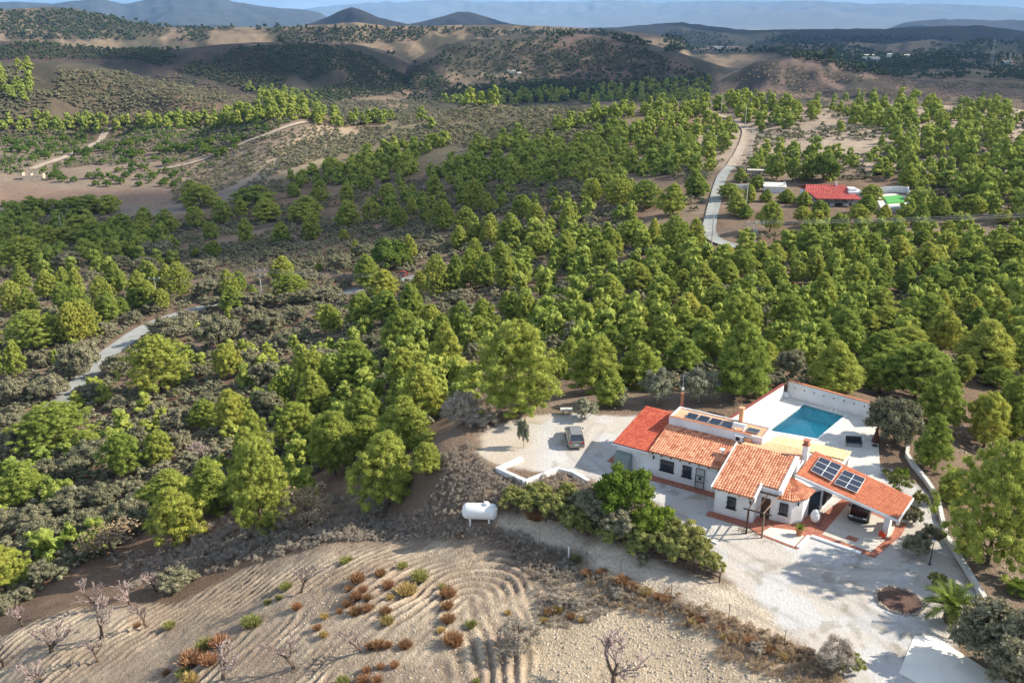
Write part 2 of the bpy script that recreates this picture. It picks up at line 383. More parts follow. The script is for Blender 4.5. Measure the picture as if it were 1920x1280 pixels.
M['stone'] = mat('stone', (.38, .32, .26), .95, .3, 3, .6)
M['rubber'] = mat('rubber', (.015, .015, .016), .8, .1)
M['brick'] = mat('brick', (.40, .16, .10), .9, .3, 6, .4)
M['meter'] = mat('grey_green_metal', (.22, .27, .25), .5, .1, 2)
M['chrome'] = mat('rim_metal', (.5, .5, .5), .3, .05, metal=.8)
M['redglass'] = mat('red_lamp', (.45, .02, .015), .2, .05)
M['clear'] = mat('clear_lamp', (.75, .76, .78), .15, .05)
M['gasred'] = mat('orange_red_gas_bottle', (.55, .06, .02), .4, .1)
M['pot'] = mat('terracotta_pot', (.45, .18, .09), .85, .15)
M['fabricw'] = mat('white_fabric', (.75, .75, .73), .9, .05)
M['brown'] = mat('brown_canvas', (.07, .035, .025), .9, .2)
M['soil'] = mat('bed_soil', (.11, .065, .05), .95, .35, 4, .6)
M['coping'] = mat('brown_red_coping', (.22, .06, .045), .85, .2, 3, .3)
M['pine'] = leaf('pine_needles', (.22, .27, .056), (.46, .51, .115), .36)
M['dpine'] = leaf('dark_pine_needles', (.08, .14, .03), (.19, .27, .06), .3)
M['oak'] = leaf('grey_green_oak_leaves', (.15, .148, .085), (.34, .32, .205), .2, 2.0, .06)
M['olive'] = leaf('olive_leaves', (.20, .21, .13), (.40, .39, .27), .25, 2.5, .05)
M['scrub'] = leaf('grey_scrub_twigs', (.26, .225, .18), (.55, .48, .39), .2, 2.5, .06)
M['bright'] = leaf('bright_green_leaves', (.11, .17, .03), (.26, .33, .055), .35, 2.5, .06)
M['hedge'] = leaf('yellow_green_leaves', (.19, .21, .065), (.40, .40, .14), .3, 2.5, .06)
M['rust'] = leaf('rusty_dry_stems', (.24, .14, .075), (.46, .27, .14), .25, 3, .03, False)
M['ochre'] = leaf('ochre_dry_stems', (.34, .26, .10), (.60, .46, .19), .25, 3, .03, False)
M['twig'] = leaf('pinkish_twigs', (.25, .19, .165), (.42, .33, .30), .0, 3, .03, False)
M['tanleaf'] = leaf('tan_dry_leaves', (.30, .22, .14), (.52, .40, .26), .25, 3, .03, False)
M['orch'] = leaf('orchard_leaves', (.035, .05, .028), (.085, .105, .05), .2, 2, .05)
M['palm'] = leaf('palm_fronds', (.10, .14, .03), (.24, .29, .06), .3, 3, .03, False)
def tile_mat(name, c, c2, rough=.75):
    m, t, b = nodes(name)
    a = t.nodes.new('ShaderNodeAttribute'); a.attribute_name = 'tile'
    nz = t.nodes.new('ShaderNodeTexNoise'); nz.inputs['Scale'].default_value = 1.1; nz.inputs['Detail'].default_value = 6
    tc_ = t.nodes.new('ShaderNodeTexCoord'); t.links.new(tc_.outputs['Object'], nz.inputs['Vector'])
    ad = t.nodes.new('ShaderNodeMath'); ad.operation = 'MULTIPLY_ADD'; ad.inputs[1].default_value = .75
    t.links.new(nz.outputs[0], ad.inputs[0]); sb = t.nodes.new('ShaderNodeMath'); sb.operation = 'MULTIPLY_ADD'
    sb.inputs[1].default_value = .55; sb.inputs[2].default_value = -.12; t.links.new(a.outputs['Fac'], sb.inputs[0]); t.links.new(sb.outputs[0], ad.inputs[2])
    r = t.nodes.new('ShaderNodeValToRGB'); r.color_ramp.elements[0].color = (*c, 1); r.color_ramp.elements[1].color = (*c2, 1)
    r.color_ramp.elements[0].position = .2; r.color_ramp.elements[1].position = .8
    t.links.new(ad.outputs[0], r.inputs[0]); t.links.new(r.outputs[0], b.inputs['Base Color']); sock(b, 'Roughness', rough); sock(b, 'Specular IOR Level', .25)
    return m
M['tile'] = tile_mat('orange_clay_tiles', (.40, .135, .07), (.76, .37, .215))
M['tilered'] = tile_mat('bright_red_tiles', (.38, .06, .032), (.54, .13, .07))
M['tileor'] = tile_mat('flat_orange_tiles', (.44, .13, .065), (.58, .20, .10))
M['tileyel'] = tile_mat('pale_yellow_tiles', (.58, .42, .20), (.76, .58, .32))
M['tilesunlit'] = tile_mat('sunlit_salmon_tiles', (.58, .26, .14), (.74, .38, .22))  # rear slope: sunlight painted in as a paler tile colour
M['redroof'] = tile_mat('dull_red_roof', (.36, .06, .05), (.50, .11, .09))

# ground sheet
def ground_material():
    m, t, b = nodes('ground_soil')
    at_ = t.nodes.new('ShaderNodeAttribute'); at_.attribute_name = 'Col'
    a2 = t.nodes.new('ShaderNodeAttribute'); a2.attribute_name = 'gravel'
    geo = t.nodes.new('ShaderNodeNewGeometry')
    def noise(s, det=8, rough=.6):
        n_ = t.nodes.new('ShaderNodeTexNoise'); n_.inputs['Scale'].default_value = s; n_.inputs['Detail'].default_value = det
        n_.inputs['Roughness'].default_value = rough; t.links.new(geo.outputs['Position'], n_.inputs['Vector']); return n_.outputs[0]
    def mth(op, x, y, z=None):
        q = t.nodes.new('ShaderNodeMath'); q.operation = op
        for i, v in enumerate((x, y, z)):
            if v is None: continue
            if isinstance(v, (int, float)): q.inputs[i].default_value = v
            else: t.links.new(v, q.inputs[i])
        return q.outputs[0]
    fine = noise(3.0, 9, .72); mid = noise(.35, 6); big = noise(.02, 6)
    vor = t.nodes.new('ShaderNodeTexVoronoi'); vor.inputs['Scale'].default_value = 5.5; t.links.new(geo.outputs['Position'], vor.inputs['Vector'])
    f = mth('MULTIPLY_ADD', fine, 1.5, .25)
    f2 = mth('MULTIPLY_ADD', mid, .8, .60); f3 = mth('MULTIPLY_ADD', big, .8, .60)
    k = mth('MULTIPLY', mth('MULTIPLY', f, f2), f3)
    g = mth('MULTIPLY_ADD', fine, .45, .775)
    g = mth('MULTIPLY', g, mth('MULTIPLY_ADD', mid, .3, .85))
    mixf = t.nodes.new('ShaderNodeMix'); mixf.data_type = 'FLOAT'
    t.links.new(a2.outputs['Fac'], mixf.inputs[0]); t.links.new(k, mixf.inputs[2]); t.links.new(g, mixf.inputs[3])
    vm = t.nodes.new('ShaderNodeVectorMath'); vm.operation = 'SCALE'; t.links.new(at_.outputs['Color'], vm.inputs[0]); t.links.new(mixf.outputs[0], vm.inputs['Scale'])
    t.links.new(vm.outputs[0], b.inputs['Base Color'])
    sock(b, 'Roughness', .95); sock(b, 'Specular IOR Level', .1)
    bp = t.nodes.new('ShaderNodeBump'); bp.inputs['Strength'].default_value = 1.0; bp.inputs['Distance'].default_value = .22
    hsum = mth('ADD', mth('MULTIPLY', fine, 1.0), mth('MULTIPLY', vor.outputs['Distance'], .35))
    t.links.new(mth('MULTIPLY_ADD', a2.outputs['Fac'], -.62, 1.0), bp.inputs['Strength'])
    t.links.new(hsum, bp.inputs['Height']); t.links.new(bp.outputs[0], b.inputs['Normal'])
    return m
M['ground'] = ground_material()

# ---------------------------------------------------------------- ground colours (what the soil is, plus shade painted into the furrows)
def P2(s, z=None):
    a = np.array(nums(s)).reshape(-1, 2)
    return (at(a[:, 0], a[:, 1]) if z is None else gz(a[:, 0], a[:, 1], z))[:, :2]
def soft(P, wd, seed=0, amp=1.0, fr=.3):
    d = np.full(GX.shape, 999.0); mg = amp*2+wd*2+2; m = (GX > P[:, 0].min()-mg) & (GX < P[:, 0].max()+mg) & (GY > P[:, 1].min()-mg) & (GY < P[:, 1].max()+mg)
    d[m] = sdf(GX[m], GY[m], P)+(fbm(GX[m]*fr, GY[m]*fr, 21+seed, 4)-.5)*2*amp
    return (1-sstep(-wd, wd, d))
def mixc(c, mask, col): return c*(1-mask[..., None])+np.array(col)*mask[..., None]
TRK = []
C = np.zeros(GX.shape+(3,))+np.array([.19, .132, .088])
n1 = fbm(GX/9, GY/9, 31, 4); n2 = fbm(GX/40, GY/40, 32, 4); n3 = fbm(GX/2.2, GY/2.2, 33, 3)
C = mixc(C, sstep(.45, .6, n2)*.6, [.26, .20, .145]); C = mixc(C, sstep(.52, .62, n1)*.5, [.18, .12, .085])
# left wooded slope: browner soil, reddish bank
C = mixc(C, soft(P2('-100 1180 120 1120 420 1010 620 940 760 870 700 640 400 640 -100 860'), 3, 1, 3, .1)*.7, [.21, .135, .09])
# pale plateau beyond the forest
C = mixc(C, soft(P2('1180 300 1330 215 1480 200 1990 215 1990 400 1700 330 1420 330'), 14, 2, 30, .02)*.8, [.40, .32, .24])
# terraces and orchard in the valley
C = mixc(C, soft(P2('-60 400 380 405 520 330 640 250 560 222 400 235 200 240 -60 260'), 8, 3, 16, .03)*.8, [.25, .195, .145])
C = mixc(C, soft(P2('-60 372 420 372 420 352 -60 340'), 5, 4, 8, .05)*.7, [.25, .165, .12])
C = mixc(C, soft(P2('500 300 570 240 640 235 680 250 620 300 540 345'), 6, 5, 14, .04)*.8, [.42, .32, .22])
# dry river bed
bed = soft(P2('-60 388 120 379 300 391 430 350 530 300 590 266 640 243 648 249 600 274 540 310 445 364 335 400 120 392 -60 398'), 3, 6, 6, .05)
C = mixc(C, bed*.8, [.24, .21, .18])
# far hills
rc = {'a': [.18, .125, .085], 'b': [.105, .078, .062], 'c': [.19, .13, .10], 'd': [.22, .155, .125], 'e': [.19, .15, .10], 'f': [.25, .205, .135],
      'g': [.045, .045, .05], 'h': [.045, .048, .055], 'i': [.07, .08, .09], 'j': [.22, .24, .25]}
RID = GRID
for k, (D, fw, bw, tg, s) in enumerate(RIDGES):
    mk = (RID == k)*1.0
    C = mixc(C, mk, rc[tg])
farm = sstep(600, 1000, RR)
pat = fbm(GX/(60+RR*.05), GY/(60+RR*.05), 51, 5)
C = mixc(C, farm*sstep(.47, .56, pat)*np.isin(RID, [0, 1, 2, 4, 5, 6, -1])*.75, [.085, .085, .055])
pat2 = fbm(GX/(110+RR*.05), GY/(70+RR*.05), 52, 3)
C = mixc(C, farm*sstep(.56, .60, pat2)*.6*(RR < 4200)*(~np.isin(RID, [7, 8, 9])), [.32, .235, .155])
spk = fbm(GX/(9+RR*.009), GY/(9+RR*.009), 55, 3); spm = fbm(GX/(150+RR*.1), GY/(150+RR*.1), 56, 3)
C = mixc(C, farm*sstep(.50, .56, spk+(spm-.5)*.45)*.72*(RR < 6000), [.055, .058, .042])
C = mixc(C, farm*sstep(.6, .9, np.sin(GZ*1.1+3*spm))*(pat2 > .5)*.35*(RR < 3200), [.09, .07, .055])
C = C*(1-.22*farm[..., None]*(RR < 6000)[..., None])
tz = (RID == 0) | (RID == 1); C = mixc(C, tz*sstep(.3, .7, np.sin(GZ*1.6+4*spm))*.35*1.0, [.07, .055, .045])
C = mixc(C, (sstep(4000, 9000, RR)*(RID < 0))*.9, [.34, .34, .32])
# wheel tracks worn in the gravel
for k_, trk in enumerate(('1120 800 1080 850 1120 885 1230 950 1330 1010 1420 1060 1560 1120 1680 1180 1720 1240', '1600 1030 1570 1080 1610 1150 1690 1215', '1420 1060 1560 1075 1700 1080', '980 985 1080 1012 1220 1062 1360 1115 1480 1170')):
    TRK.append(P2(trk, 0))
# dark scrub hill and hollow on the right of the valley
C = mixc(C, soft(P2('620 330 540 345 600 280 700 232 860 200 1060 192 1200 210 1000 300'), 15, 7, 20, .02)*.55, [.22, .20, .12])
# the ploughed field and the stony slope beside it
fieldm = soft(FIELD, .8, 8, .8)
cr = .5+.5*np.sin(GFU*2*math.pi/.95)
fc = np.array([.19, .145, .105])*(1-cr[..., None])+np.array([.56, .46, .335])*cr[..., None]  # troughs painted darker than crests, adding to the shading of the rows
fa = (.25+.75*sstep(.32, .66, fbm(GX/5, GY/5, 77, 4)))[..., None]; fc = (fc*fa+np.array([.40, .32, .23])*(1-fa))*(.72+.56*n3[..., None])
C = C*(1-fieldm[..., None])+fc*fieldm[..., None]
C = mixc(C, fieldm*sstep(.47, .60, fbm(GX/4, GY/4, 71, 4))*.6, [.25, .185, .135])
C = mixc(C, soft(P2('1010 1100 1110 1060 1260 1120 1400 1190 1540 1260 1640 1340 1640 1420 960 1420 960 1280'), 1.2, 9, 1.2), [.46, .37, .26])
# sandy track along the fence
C = mixc(C, soft(P2('925 965 985 968 1060 990 1200 1045 1350 1100 1430 1110 1500 1200 1480 1220 1330 1150 1180 1090 1080 1040 1000 1010 930 985'), .6, 10, .8), [.56, .47, .36])
# gravel yard
GR = P2('''893 848 905 815 950 790 1010 778 1080 775 1165 780 1262 778 1400 900 1500 860 1600 860 1690 885 1740 935 1775 1010 1800 1070
 1860 1150 1790 1210 1800 1330 1630 1330 1560 1240 1490 1195 1420 1130 1350 1082 1340 1050 1320 1020 1290 985 1250 955 1225 940 1180 925 1120 905
 1080 890 1040 885 990 880 930 872''', 0)
gm = soft(GR, .5, 11, .7, .7)
gw = sstep(.42, .60, fbm(GX/3.5, GY/3.5, 91, 4))
left_ = sstep(4.5, 1.0, GX-.0)       # the turning place is sandier to the left
gc = np.array([.50, .488, .468])*np.ones(GX.shape+(1,))
gc = mixc(gc, np.clip(gw*.5+left_*.75, 0, 1), [.47, .40, .315])
C = C*(1-gm[..., None])+gc*gm[..., None]
C = C*(.62+.38*(RR < 250))[..., None] if False else C
GRAV = np.clip(gm+fieldm*.25, 0, 1)
nr_ = (GX > -2) & (GX < 42) & (GY > 45) & (GY < 90)
for T_ in TRK:
    dd_ = seg_dist(GX[nr_], GY[nr_], T_, False); m_ = (np.exp(-((dd_-.8)/.28)**2))*(.3+.7*vn(GX[nr_]/1.5, GY[nr_]/1.5, 8)); C[nr_] *= (1-.26*m_)[..., None]
weed = gm*sstep(.62, .70, fbm(GX/1.1, GY/1.1, 66, 4))*sstep(.4, .6, fbm(GX/7, GY/7, 67, 3)); C = mixc(C, weed*.5, [.24, .21, .15])
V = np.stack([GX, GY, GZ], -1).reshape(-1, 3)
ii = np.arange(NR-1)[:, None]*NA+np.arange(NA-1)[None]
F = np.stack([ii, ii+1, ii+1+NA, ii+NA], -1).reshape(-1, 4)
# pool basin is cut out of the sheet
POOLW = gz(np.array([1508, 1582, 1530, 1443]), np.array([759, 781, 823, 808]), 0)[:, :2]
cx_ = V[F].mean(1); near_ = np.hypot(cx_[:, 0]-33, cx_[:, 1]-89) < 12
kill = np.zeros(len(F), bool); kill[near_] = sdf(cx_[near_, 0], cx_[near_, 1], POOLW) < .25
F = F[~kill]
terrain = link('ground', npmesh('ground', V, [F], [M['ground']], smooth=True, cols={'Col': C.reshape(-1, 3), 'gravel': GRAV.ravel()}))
tag(terrain, 'dry hilly ground of pale soil, gravel and ploughed earth', kind='structure')

# ---------------------------------------------------------------- roads: strips draped on the land
def strip(name, pts, wid, material, label, lift=.06, seg=3.0, kind='structure', wpx=None):
    P = poly(pts); Q = [P[0]]
    for a, b in zip(P[:-1], P[1:]):
        L = np.linalg.norm((b-a)[:2]); k = max(1, int(L/seg))
        for i in range(1, k+1): Q.append(a+(b-a)*i/k)
    Q = np.array(Q)[:, :2]
    for _ in range(6): Q[1:-1] = (Q[:-2]+2*Q[1:-1]+Q[2:])/4
    T = np.gradient(Q, axis=0); T /= np.linalg.norm(T, axis=1)[:, None]+1e-9; N_ = np.stack([-T[:, 1], T[:, 0]], -1)
    k = 7; V = []
    for j in range(k):
        o = (j/(k-1)-.5)*wid; X = Q+N_*o*(1+.10*(vn(Q[:, 0]/3, Q[:, 1]/3, j)-.5)[:, None]); V.append(np.column_stack([X, zt(X[:, 0], X[:, 1])+lift]))
    # flatten across, ends sink in the ground
    zc = np.mean([v[:, 2] for v in V], axis=0)
    for j, v in enumerate(V): v[:, 2] = np.maximum(v[:, 2], zc)
    n = len(Q); V = np.stack(V, 1).reshape(-1, 3); i = np.arange(n-1)[:, None]*k+np.arange(k-1)[None]
    F = np.stack([i, i+k, i+k+1, i+1], -1).reshape(-1, 4)
    return tag(link(name, npmesh(name, V, [F], [material], smooth=True)), label, kind=kind)
M['road'] = mat('worn_grey_asphalt', (.30, .305, .28), .9, .14, .35, .3)
M['dirt'] = mat('pale_dirt_track', (.38, .31, .235), .95, .15, .3, .4)
strip('road', '60 795 110 762 150 722 190 672 250 630 300 600 350 583 400 572 450 566 520 560 600 555 660 548 700 540 740 528 782 520', 5.0, M['road'], 'narrow grey asphalt road through the left valley', .12)
strip('road', '1480 485 1420 470 1350 460 1330 448 1328 430 1335 400 1345 360 1352 335 1370 312', 3.5, M['road'], 'grey road bending past the red roofed house', .18)
strip('dirt_track', '1370 312 1384 290 1396 262 1400 245 1390 232 1360 222 1322 208 1308 196', 3.4, M['dirt'], 'dirt track climbing to the crest of the plateau', .25)
strip('dirt_track', '60 318 110 300 160 280 188 262 205 240', 5.5, M['dirt'], 'dirt track crossing the orchard terraces', .35)
strip('dirt_track', '300 318 380 300 450 272 500 255 575 230', 4.5, M['dirt'], 'dirt track along the dry stream', .35)

# ---------------------------------------------------------------- foliage builders
def ico(sub):
    import bmesh
    bm = bmesh.new(); bmesh.ops.create_icosphere(bm, subdivisions=sub, radius=1)
    V = np.array([v.co[:] for v in bm.verts]); F = np.array([[v.index for v in f.verts] for f in bm.faces]); bm.free(); return V, F
ICO1, ICO2 = ico(1), ico(2)
def foliage(rng, C_, Rd, nl, ll, lw, core=.72, sub=None, flat=.85, up=.35):
    """clumps at C_ radius Rd: a rough core plus nl pointed leaf tufts each, ll long lw wide"""
    Vs, Fs, Ns, b = [], [], [], 0; VI, FI = sub if sub is not None else ICO1
    ctr = C_.mean(0)*np.array([1, 1, .8])
    def nrm_(a): return a/(np.linalg.norm(a, axis=1)[:, None]+1e-9)
    for c, r in zip(C_, Rd):
        if core > 0:
            q = VI*(1+(rng.random((len(VI), 1))-.5)*.55)*r*core*np.array([1, 1, flat])
            Vs.append(q+c); Fs.append(FI+b); b += len(VI); Ns.append(nrm_(VI*.8+nrm_(q+c-ctr)*.6+rng.normal(size=VI.shape)*.25))
    n = len(C_); k = nl; m = n*k
    if m:
        Cc = np.repeat(C_, k, 0); Rr = np.repeat(Rd, k)[:, None]
        d = rng.normal(size=(m, 3)); d[:, 2] += up; d /= np.linalg.norm(d, axis=1)[:, None]
        p = Cc+d*Rr*(.62+.38*rng.random((m, 1)))*np.array([1, 1, flat])
        nd = nrm_(d*.7+nrm_(p-ctr)*.45+rng.normal(size=(m, 3))*.33)
        ax = d*.45+rng.normal(size=(m, 3))*.8+np.array([0, 0, .3]); ax /= np.linalg.norm(ax, axis=1)[:, None]
        sd = np.cross(ax, nd); sd /= np.linalg.norm(sd, axis=1)[:, None]
        L = ll*(.6+.8*rng.random((m, 1))); W = lw*(.6+.8*rng.random((m, 1)))
        q = np.stack([p-ax*L*.35, p+sd*W*.5+ax*L*.1, p+ax*L*.65, p-sd*W*.5+ax*L*.1], 1).reshape(-1, 3)
        Vs.append(q); base = b+np.arange(m)[:, None]*4
        Ns.append(np.repeat(nrm_(d*.8+nrm_(p-ctr)*.6+rng.normal(size=d.shape)*.5), 4, 0))
        Fq = np.concatenate([base+np.array([0, 1, 2]), base+np.array([0, 2, 3])]); Fs.append(Fq)
    return np.vstack(Vs), np.vstack(Fs), np.vstack(Ns)
def pine_clumps(rng, H, W, n, low=.14, top=1.0, lobes=3, cone=.5, csz=1.0):
    pts, rad_ = [], []
    tops = [(0, 0, 1.0)]+[(rng.uniform(-.28, .28), rng.uniform(-.28, .28), rng.uniform(.72, .92)) for _ in range(lobes)]
    tries = 0
    while len(pts) < n and tries < n*60:
        tries += 1
        ox, oy, tp = tops[rng.integers(len(tops))] if rng.random() < .65 else tops[0]
        t = rng.random()**.8; z = low+(tp-low)*t
        # ovoid outline: widest about a third of the way up
        ww = (np.sin(np.pi*min(1, (t*.86+.10)))**.62)*(1-cone*t*.55)
        a = rng.uniform(0, 2*math.pi); r = math.sqrt(rng.random())*ww*.5*(1-.45*abs(ox)*2)
        if r < ww*.25 and rng.random() < .75: continue
        x = (ox*(1-t*.2)+math.cos(a)*r)*W; y = (oy*(1-t*.2)+math.sin(a)*r)*W
        rr_ = H*rng.uniform(.038, .078)*(1-.2*t)*csz
        p = np.array([x, y, z*H-rr_*.6])
        if any(np.sum((p-q)**2) < (.48*(rr_+s_))**2 for q, s_ in zip(pts[-400:], rad_[-400:])): continue
        pts.append(p); rad_.append(rr_)
    return np.array(pts), np.array(rad_)
def limbs(rng, H, C_, trunk_r, n=14, lean=.04):
    mb = MB(); top = Vector((H*lean*rng.uniform(-1, 1), H*lean*rng.uniform(-1, 1), H*.86))
    pts = [Vector((0, 0, -.35))+(top-Vector((0, 0, -.35)))*t+Vector((math.sin(t*5)*H*.01, math.cos(t*4)*H*.01, 0)) for t in (0, .2, .4, .6, .8, 1)]
    mb.tube(pts, [trunk_r*(1.25 if i == 0 else 1-.16*i) for i in range(6)], 7)
    idx = rng.choice(len(C_), min(n, len(C_)), replace=False)
    for i in idx:
        c = Vector(C_[i]); z0 = max(H*.10, c.z-math.hypot(c.x, c.y)*.55); t = min(.95, z0/top.z); s_ = pts[0]+(top-pts[0])*t
        mid = s_.lerp(c, .5)-Vector((0, 0, .03*H)); mb.tube([s_, mid, c], [trunk_r*.42*(1-t*.6), trunk_r*.28, trunk_r*.10], 5, cap=False)
    return mb
PH = 8.0
def mesh_of(mb, name, m_):
    me = bpy.data.meshes.new(name); me.from_pydata(mb.v, [], mb.f); me.materials.append(m_); me.update(); return me
PINES = []      # (crown mesh, trunk mesh, width)
for k in range(6):
    rng = np.random.default_rng(100+k); Wd = [6.2, 5.4, 6.8, 5.8, 6.5, 5.2][k]; cone = [.85, 1.15, .5, 1.0, .75, 1.25][k]
    c_, r_ = pine_clumps(rng, PH, Wd, 230, low=[.12, .10, .2, .12, .16, .08][k], lobes=[3, 2, 5, 3, 4, 1][k], cone=cone)
    V_, F_, N_ = foliage(rng, c_, r_*1.12, 88, .30, .078, .60, ICO1)
    PINES.append((npmesh('pine_crown', V_, F_, [M['pine']], cols={'cn': N_}), mesh_of(limbs(rng, PH, c_, .17), 'pine_trunk', M['bark']), Wd))
def single(rng, c_, r_, nl, ll, lw, H, mats, tr=.15, sub=ICO1, nlimb=5, core=.8):
    V1, F1, N1 = foliage(rng, c_, r_, nl, ll, lw, core, sub); mb = limbs(rng, H, c_, tr, nlimb)
    V2 = np.array([v[:] for v in mb.v]); tri = []
    for f in mb.f: tri += [(f[0], f[i], f[i+1]) for i in range(1, len(f)-1)]
    return V1, F1, V2, np.array(tri), N1
def single_mesh(name, S, m1, m2):
    V1, F1, V2, F2, N1 = S; return npmesh(name, np.vstack([V1, V2]), [np.vstack([F1, F2+len(V1)])], [m1, m2], np.r_[np.zeros(len(F1)), np.ones(len(F2))], cols={'cn': np.vstack([N1, V2*0+1])})
XLP = []
for k in range(2):
    rng = np.random.default_rng(150+k); c_, r_ = pine_clumps(rng, PH, 6.4, 520, low=.10, lobes=6, cone=.4, csz=.68)
    V_, F_, N_ = foliage(rng, c_, r_*1.12, 66, .19, .05, .60, ICO1)
    XLP.append((npmesh('pine_crown', V_, F_, [M['pine']]), mesh_of(limbs(rng, PH, c_, .15, 22), 'pine_trunk', M['bark']), 6.4))
MIDP = []
for k in range(5):
    rng = np.random.default_rng(200+k); c_, r_ = pine_clumps(rng, PH, 6.0, 120, csz=1.2, low=.10, lobes=[3, 1, 4, 2, 3][k], cone=[.5, 1, .3, .8, .5][k])
    MIDP.append(single_mesh('pine_tree', single(rng, c_, r_*1.15, 44, .42, .12, PH, None, core=.68), M['pine'], M['bark']))
FARP = []
for k in range(5):
    rng = np.random.default_rng(300+k); c_, r_ = pine_clumps(rng, PH, 6.0, 26, csz=1.7, low=.08, lobes=[3, 1, 4, 2, 3][k], cone=[.5, 1, .3, .8, .5][k])
    FARP.append(foliage(rng, c_, r_*1.45, 14, .9, .42, .95, ICO1))
def round_clumps(rng, H, W, n, low=.12, rs=(.09, .15)):
    pts, rad_ = [], []; t_ = 0
    while len(pts) < n and t_ < n*50:
        t_ += 1
        d = rng.normal(size=3); d /= np.linalg.norm(d); d[2] = abs(d[2])*.95+rng.uniform(-.45, .1)
        r = rng.uniform(.55, 1)*(1+.18*math.sin(3*math.atan2(d[1], d[0])+n)); rr_ = H*rng.uniform(*rs)
        p = np.array([d[0]*r*W*.5*.85, d[1]*r*W*.5*.85, H*(low+.36)+d[2]*r*H*.48])
        if p[2] < H*low: continue
        if any(np.sum((p-q)**2) < (.5*(rr_+s_))**2 for q, s_ in zip(pts, rad_)): continue
        pts.append(p); rad_.append(rr_)
    return np.array(pts), np.array(rad_)
OH = 4.0
def round_proto(seed, mt, n=60, nl=80, W=4.8, ll=.22, lw=.13, trunk='bark', core=.7, low=.1, rs=(.09, .15)):
    rng = np.random.default_rng(seed); c_, r_ = round_clumps(rng, OH, W, n, low, rs)
    V_, F_, N_ = foliage(rng, c_, r_, nl, ll, lw, core, ICO1)
    return (npmesh('crown', V_, F_, [M[mt]], cols={'cn': N_}), mesh_of(limbs(rng, OH, c_, .13, 12), 'trunk', M[trunk]), W)
OAKS = [round_proto(400+k, 'oak') for k in range(4)]
OLIVES = [round_proto(420+k, 'olive', trunk='palebark') for k in range(2)]
DARKS = [round_proto(430, 'oak', 90, 90, 5.0, .26, .15)]
BRIGHTS = [round_proto(440+k, 'bright', 60, 90, 5.0) for k in range(2)]
HEDGES = [round_proto(450+k, 'hedge', 50, 90, 5.4) for k in range(2)]
DPINES = [round_proto(460, 'dpine', 80, 110, 4.6, .30, .12)]
ORCH = [round_proto(480, 'dpine', 34, 50, 4.8, .3, .2, low=.02)]
SCRUBS = [round_proto(470+k, 'scrub', 46, 80, 5.6, .42, .05, 'bark', .45, .02) for k in range(2)]
def far_round(seed, nl, ncl, ll=.5, lw=.35, core=.95, rs=(.16, .24)):
    rng = np.random.default_rng(seed); c_, r_ = round_clumps(rng, OH, 5.0, ncl, .05, rs); return foliage(rng, c_, r_, nl, ll, lw, core, ICO1)
FARO = [far_round(500+k, 24, 7) for k in range(4)]
TINY = [far_round(520+k, 10, 2, rs=(.3, .42)) for k in range(4)]
def bare(seed, H=3.0, depth=5, spread=.75, mt='twig', thick=.10, up=.2):
    """leafless almond: forked trunk, limbs, twigs"""
    rnd = random.Random(seed); tw = MB(); tk = MB()
    def grow(p, d, L, r, lv):
        q = p+d*L; mid = p.lerp(q, .5)+Vector((rnd.uniform(-1, 1), rnd.uniform(-1, 1), rnd.uniform(-.3, .5)))*L*.09
        (tk if lv < 2 else tw).tube([p, mid, q], [r, r*.82, r*.62], 5 if lv < 2 else 3, cap=False)
        if lv >= depth: return
        for _ in range(3 if lv < 4 else 2):
            nd = (d+Vector((rnd.uniform(-1, 1), rnd.uniform(-1, 1), rnd.uniform(-.35, .6)))*spread+Vector((0, 0, up))).normalized()
            grow(q if rnd.random() < .7 else mid, nd, L*rnd.uniform(.6, .85), max(r*.62, .02), lv+1)
    grow(Vector((0, 0, -.15)), Vector((rnd.uniform(-.25, .25), rnd.uniform(-.25, .25), 1)).normalized(), H*.30, thick, 0)
    return mesh_of(tw, 'twigs', M[mt]), mesh_of(tk, 'trunk', M['bark']), 3.0
BARES = [bare(s) for s in (1, 2, 3, 4)]
def tuft_proto(seed, mt, n=420, H=.7, W=1.1):
    rng = np.random.default_rng(seed); a = rng.uniform(0, 6.283, n); r = np.sqrt(rng.random(n))*W*.32
    p = np.stack([np.cos(a)*r, np.sin(a)*r, np.zeros(n)], -1); d = np.stack([np.cos(a)*r*1.6, np.sin(a)*r*1.6, np.full(n, .8)], -1)+rng.normal(size=(n, 3))*.22
    d /= np.linalg.norm(d, axis=1)[:, None]; L = H*rng.uniform(.6, 1.1, (n, 1)); s_ = np.cross(d, rng.normal(size=(n, 3))); s_ /= np.linalg.norm(s_, axis=1)[:, None]
    q = np.stack([p-s_*.03, p+s_*.03, p+d*L+s_*.012, p+d*L-s_*.012], 1).reshape(-1, 3); b = np.arange(n)[:, None]*4
    return npmesh('dry_bush', q, np.vstack([b+np.array([0, 1, 2]), b+np.array([0, 2, 3])]), [M[mt]], cols={'cn': np.repeat(d, 4, 0)})
TUF = {k: [tuft_proto(600+i+j*7, k) for i in range(2)] for j, k in enumerate(('rust', 'ochre', 'scrub', 'hedge'))}

